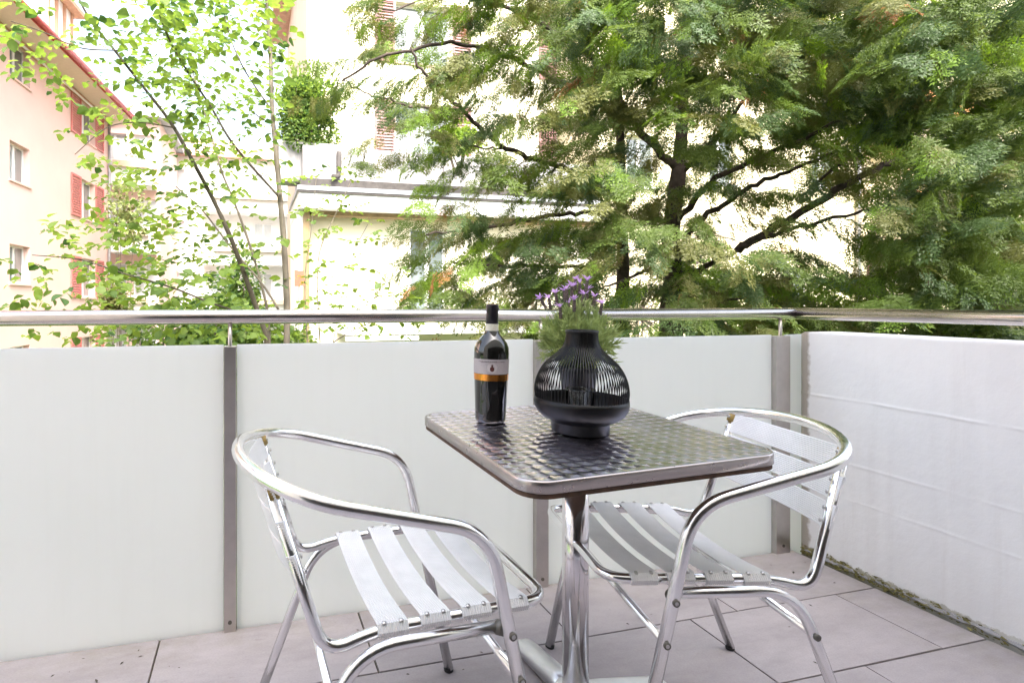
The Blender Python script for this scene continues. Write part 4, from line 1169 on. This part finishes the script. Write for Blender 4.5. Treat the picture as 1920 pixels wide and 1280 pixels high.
def leafy(name, label, cat, base_px, Zt, stems_px, cov, zr, size, weights, single, seed, per=1.0, group=None, w=.40, bark='bark_l'):
    rd = random.Random(seed); r_ = np.random.default_rng(seed)
    base = at(base_px[0], base_px[1], Zt); base[2] = GZ
    t = empty(name, tuple(base)); tag(t, label, cat, group)
    sk = []
    for lp, rl, mt in stems_px:
        P = spline([at(u, v, Zt + dz) for u, v, dz in lp], 7)
        if mt.startswith('T'):
            g0 = np.array([base[0] + rd.uniform(-.1, .1), base[1], GZ]); P = spline([g0, g0 * .4 + P[0] * .6, P[0]], 6)[:-1] + P
            mt = mt[1:]; nm = 'trunk'
        else: nm = 'branch'
        MB().tube([p - base for p in P], [q * .85 for q in rl], 8).build(nm, M[mt], t, True); sk += [p for p in P if p[2] > -.5]
    skel = np.array(sk); L = []; twigs = MB()
    for (u0, v0, c) in cov:
        n = -math.log(1 - min(c, .97)) * 21.0 * per; k = int(n) + (rd.random() < n - int(n))
        for _ in range(k):
            u, v, Z = u0 + rd.random() * 80, v0 + rd.random() * 80, rd.uniform(*zr)
            p = at(u, v, Z); q, dist = nearest(skel, p)
            dv = p - q; dv[2] *= .4; dv /= np.linalg.norm(dv) + 1e-6
            if dist < 1.6: twigs.tube(spline([q, (q + p) / 2 + np.array([0, 0, .05 * dist]), p], 4), [.0022 + .0016 * dist, .0011], 4, False)
            nl = rd.randint(3, 5); side = np.cross(dv, [0, 0, 1.0]); side /= np.linalg.norm(side) + 1e-6
            m_ = rd.choices((0, 1, 2), weights)[0]
            for i in range(nl):
                sg = 1 if i % 2 else -1
                pp_ = p - dv * (.055 * (nl - 1 - i)) * size / .07
                d2 = dv * rd.uniform(.5, 1) + side * sg * rd.uniform(.3, 1.0) + np.array([0, 0, rd.uniform(-.7, .15)])
                up = np.array([rd.gauss(0, .45), rd.gauss(0, .45), 1.0])
                mm = m_ if rd.random() < .7 else rd.choices((0, 1, 2), weights)[0]
                L.append((pp_ - base, d2 / np.linalg.norm(d2), up, size * rd.uniform(.62, 1.25), mm, Z))
    tw = twigs.build('twigs', M['bark_d'], t); tw['kind'] = 'stuff'
    L.sort(key=lambda q: -q[3] / q[5])
    if single:
        mes = [[leaf_mesh('leaf', LM[m_], w=w, fold=f_, curl=c_) for f_, c_ in ((.12, .10), (.05, .22), (.2, .05))] for m_ in range(3)]
        for p, dv, up, s, m_, Z in L[:single]:
            o = link(bpy.data.objects.new('leaf', rd.choice(mes[m_])), t)
            Mx = Matrix(rot_from(dv, up).tolist()).to_4x4(); o.matrix_local = Matrix.Translation(p.tolist()) @ Mx @ Matrix.Scale(s, 4)
    rest = [q[:5] for q in L[single:]]
    if rest: leaves_joined('foliage', rest, LM, t, w)
    return len(L)
rowsL = {0: [.45, .15, .45, .75, .80, .70, .60], 80: [.40, .25, .32, .75, .80, .55, .45], 160: [.0, .30, .40, .45, .75, .55, .35],
         240: [.0, .10, .45, .60, .70, .55, .28], 320: [.0, .0, .22, .50, .55, .42, .25], 400: [.0, .52, .62, .58, .55, .36, .22],
         480: [.25, .32, .66, .78, .70, .46, .22], 560: [.28, .36, .60, .70, .70, .5, .30], -80: [.3, .3, .5, .7, .7, .6, .5]}
covL = [(80 * i, v, c) for v, r in rowsL.items() for i, c in enumerate(r) if c > 0]
ZT = 3.7
n1 = leafy('young_leafy_tree', 'slim multi-stemmed young tree with bright yellow-green leaves behind the railing', 'tree', (520, 640), ZT,
    [([(500, 630, .1), (480, 575, .1), (455, 505, .05), (430, 440, 0), (400, 375, 0), (360, 300, -.1), (320, 230, -.1), (270, 165, -.2), (215, 95, -.3), (165, 30, -.4), (130, -40, -.5)], [.022, .020, .016, .010, .006], 'Tbark_d'),
     ([(538, 630, 0), (537, 550, 0), (532, 450, 0), (525, 370, 0), (517, 280, 0), (510, 200, .05), (507, 100, .1), (502, 35, .1), (498, -60, .1)], [.026, .024, .021, .017, .012], 'Tbark_l'),
     ([(524, 370, 0), (470, 310, -.1), (430, 260, -.2), (395, 200, -.2), (355, 140, -.3), (320, 80, -.3), (295, 20, -.4)], [.011, .009, .005], 'bark_d'),
     ([(505, 630, .3), (500, 575, .3), (475, 480, .3), (440, 380, .3), (415, 320, .3), (395, 250, .4), (360, 130, .5)], [.013, .011, .006], 'Tbark_l'),
     ([(508, 205, .05), (470, 150, .1), (450, 115, .1), (430, 65, .15), (415, 0, .2)], [.007, .004], 'bark_d'),
     ([(522, 580, .1), (490, 530, .15), (430, 460, .2), (380, 395, .2), (330, 350, .2)], [.010, .008, .004], 'bark_l'),
     ([(500, 600, 0), (410, 573, -.2), (325, 540, -.3), (240, 515, -.4), (150, 487, -.5), (60, 478, -.6)], [.009, .006, .003], 'bark_d'),
     ([(508, 232, 0), (480, 215, 0), (455, 190, 0)], [.006, .003], 'bark_d'),
     ([(220, 95, -.3), (150, 90, -.5), (80, 60, -.6), (20, 40, -.7)], [.005, .003], 'bark_d'),
     ([(330, 240, -.1), (260, 230, -.3), (200, 240, -.4), (140, 290, -.5)], [.005, .003], 'bark_d')],
    covL, (2.9, 4.6), .060, (.62, .27, .11), 300, 31)
covS = [(560, 240, .18), (640, 240, .0), (560, 320, .38), (640, 320, .28), (560, 400, .38), (640, 400, .38), (560, 480, .42), (640, 480, .42), (720, 480, .25), (560, 560, .5), (640, 560, .4), (720, 560, .2), (480, 560, .3), (560, 640, .4), (640, 640, .3)]
n2 = leafy('leafy_sapling', 'thin-stemmed sapling with small light green leaves before the cream wing', 'sapling', (620, 640), 5.2,
    [([(600, 640, 0), (596, 560, 0), (600, 470, 0), (640, 380, 0), (662, 330, 0)], [.010, .007, .003], 'Tbark_l'),
     ([(625, 640, .1), (640, 560, .1), (660, 480, .1), (690, 420, .1)], [.008, .005, .003], 'Tbark_l'),
     ([(575, 620, 0), (572, 520, 0), (585, 420, .1), (600, 300, .2), (640, 250, .2)], [.008, .005, .002], 'Tbark_l'),
     ([(615, 648, -.4), (660, 620, -.4), (705, 600, -.4), (770, 565, -.4)], [.007, .004], 'bark_d'),
     ([(640, 600, 0), (700, 560, 0), (780, 530, 0)], [.005, .003], 'bark_d')],
    covS, (4.7, 5.9), .062, (.80, .17, .03), 60, 33, 1.15)
# shrub masses below and behind the young tree
def shrub(name, label, u, v, Z, rx, ry, rz, n, size, weights, seed, mats=LM, w=.4, cat='shrub', base_z=GZ, shoots=0):
    rd = random.Random(seed); c = at(u, v, Z); t = empty(name, (c[0], c[1], base_z)); tag(t, label, cat); it = []
    lobes = [(np.array([rd.uniform(-.55, .55) * rx, rd.uniform(-.55, .55) * ry, rd.uniform(-.6, .6) * rz]), rd.uniform(.38, .6)) for _ in range(14)]
    off = c - np.array([c[0], c[1], base_z])
    for _ in range(n):
        lc, lr = rd.choice(lobes); d_ = np.array([rd.gauss(0, 1) for _ in range(3)]); d_ /= np.linalg.norm(d_)
        p = lc + d_ * np.array([rx, ry, rz]) * lr * rd.uniform(.72, 1.03)
        if p[2] + c[2] < base_z + .02: continue
        dv = d_ + np.array([rd.gauss(0, .5), rd.gauss(0, .5), rd.gauss(-.1, .4)])
        it.append((p + off, dv / np.linalg.norm(dv), d_ + np.array([rd.gauss(0, .4), rd.gauss(0, .4), .8]), size * rd.uniform(.6, 1.3), rd.choices(range(len(weights)), weights)[0]))
    for _ in range(shoots):
        d_ = np.array([rd.gauss(0, .6), rd.gauss(0, .6), abs(rd.gauss(.5, .6))]); d_ /= np.linalg.norm(d_); p0 = d_ * np.array([rx, ry, rz]) * .85
        for k in range(14):
            p = p0 + (d_ * .5 + np.array([0, 0, .5])) * (.28 + .2 * rz) * k / 14 * rd.uniform(.8, 1.1); dv = d_ + np.array([rd.gauss(0, .7), rd.gauss(0, .7), .5])
            it.append((p + off, dv / np.linalg.norm(dv), np.array([rd.gauss(0, .6), rd.gauss(0, .6), 1]), size * rd.uniform(.6, 1.1), 0))
    leaves_joined('foliage', it, mats, t, w)
    for k in range(5):
        a = np.array([rd.uniform(-.3, .3) * rx, rd.uniform(-.3, .3) * ry, 0]); lc = rd.choice(lobes)[0]
        MB().tube(spline([a, (a + lc + off) / 2 + np.array([0, 0, .1 * rz]), lc + off], 5), [.02, .008], 6).build('stem', M['bark_d'], t, True)
    return t
shrub('ivy_bush', 'dark green upright ivy-like bush behind the leaning stems', 445, 560, 6.2, .30, .35, .75, 2600, .055, (.15, .4, .45), 41)
shrub('low_shrub', 'mid-green shrub mass showing under the handrail left of the post', 350, 655, 5.4, .75, .5, .55, 3600, .07, (.45, .40, .15), 42)
shrub('round_shrub', 'round light green shrub at the foot of the young tree', 520, 668, 5.6, .55, .45, .45, 2200, .06, (.6, .3, .1), 43)
shrub('olive_shrub', 'small olive-brown shrub at the corner of the pink house', 218, 570, 19, .55, .5, .6, 1200, .12, (1,), 44, [M['needle_e']])
shrub('grey_green_tree', 'hazy grey-green tree beyond the corner of the pink house', 238, 400, 21, .7, .8, 1.2, 900, .15, (.7, .3), 45, [M['lav_leaf'], M['needle_e']], cat='tree', shoots=20)
shrub('yellow_green_shrub', 'pale yellow-green shrub low behind the conifer trunks', 1420, 590, 7.8, 1.6, .5, .5, 3000, .07, (.7, .3), 46)
shrub('pale_shrub', 'pale grey-green shrub behind the trunk of the broad conifer', 1320, 560, 8.6, 1.0, .5, .55, 2600, .08, (.5, .5), 47, [M['lav_leaf'], M['leaf_b']])
# clipped bush on the terrace
bz = zp_t - .15
tb = shrub('terrace_bush', 'round clipped green bush on the corner of the roof terrace', 578, 214, 13.6, .80, .7, 1.0, 12000, .075, (.35, .4, .25), 48, base_z=zp_b + .01, shoots=90)
obj_p = MB().box(-.72, .72, -.3, .3, 0, .95).build('planter', M['concrete'], tb)
tw = shrub('terrace_plant', 'light green plant trailing over the terrace parapet behind the branches', 860, 262, 12.6, .7, .3, .35, 1500, .09, (.9, .1), 49, base_z=zp_b + .01)
print('sprays', ns_total, 'leaves', n1, n2)
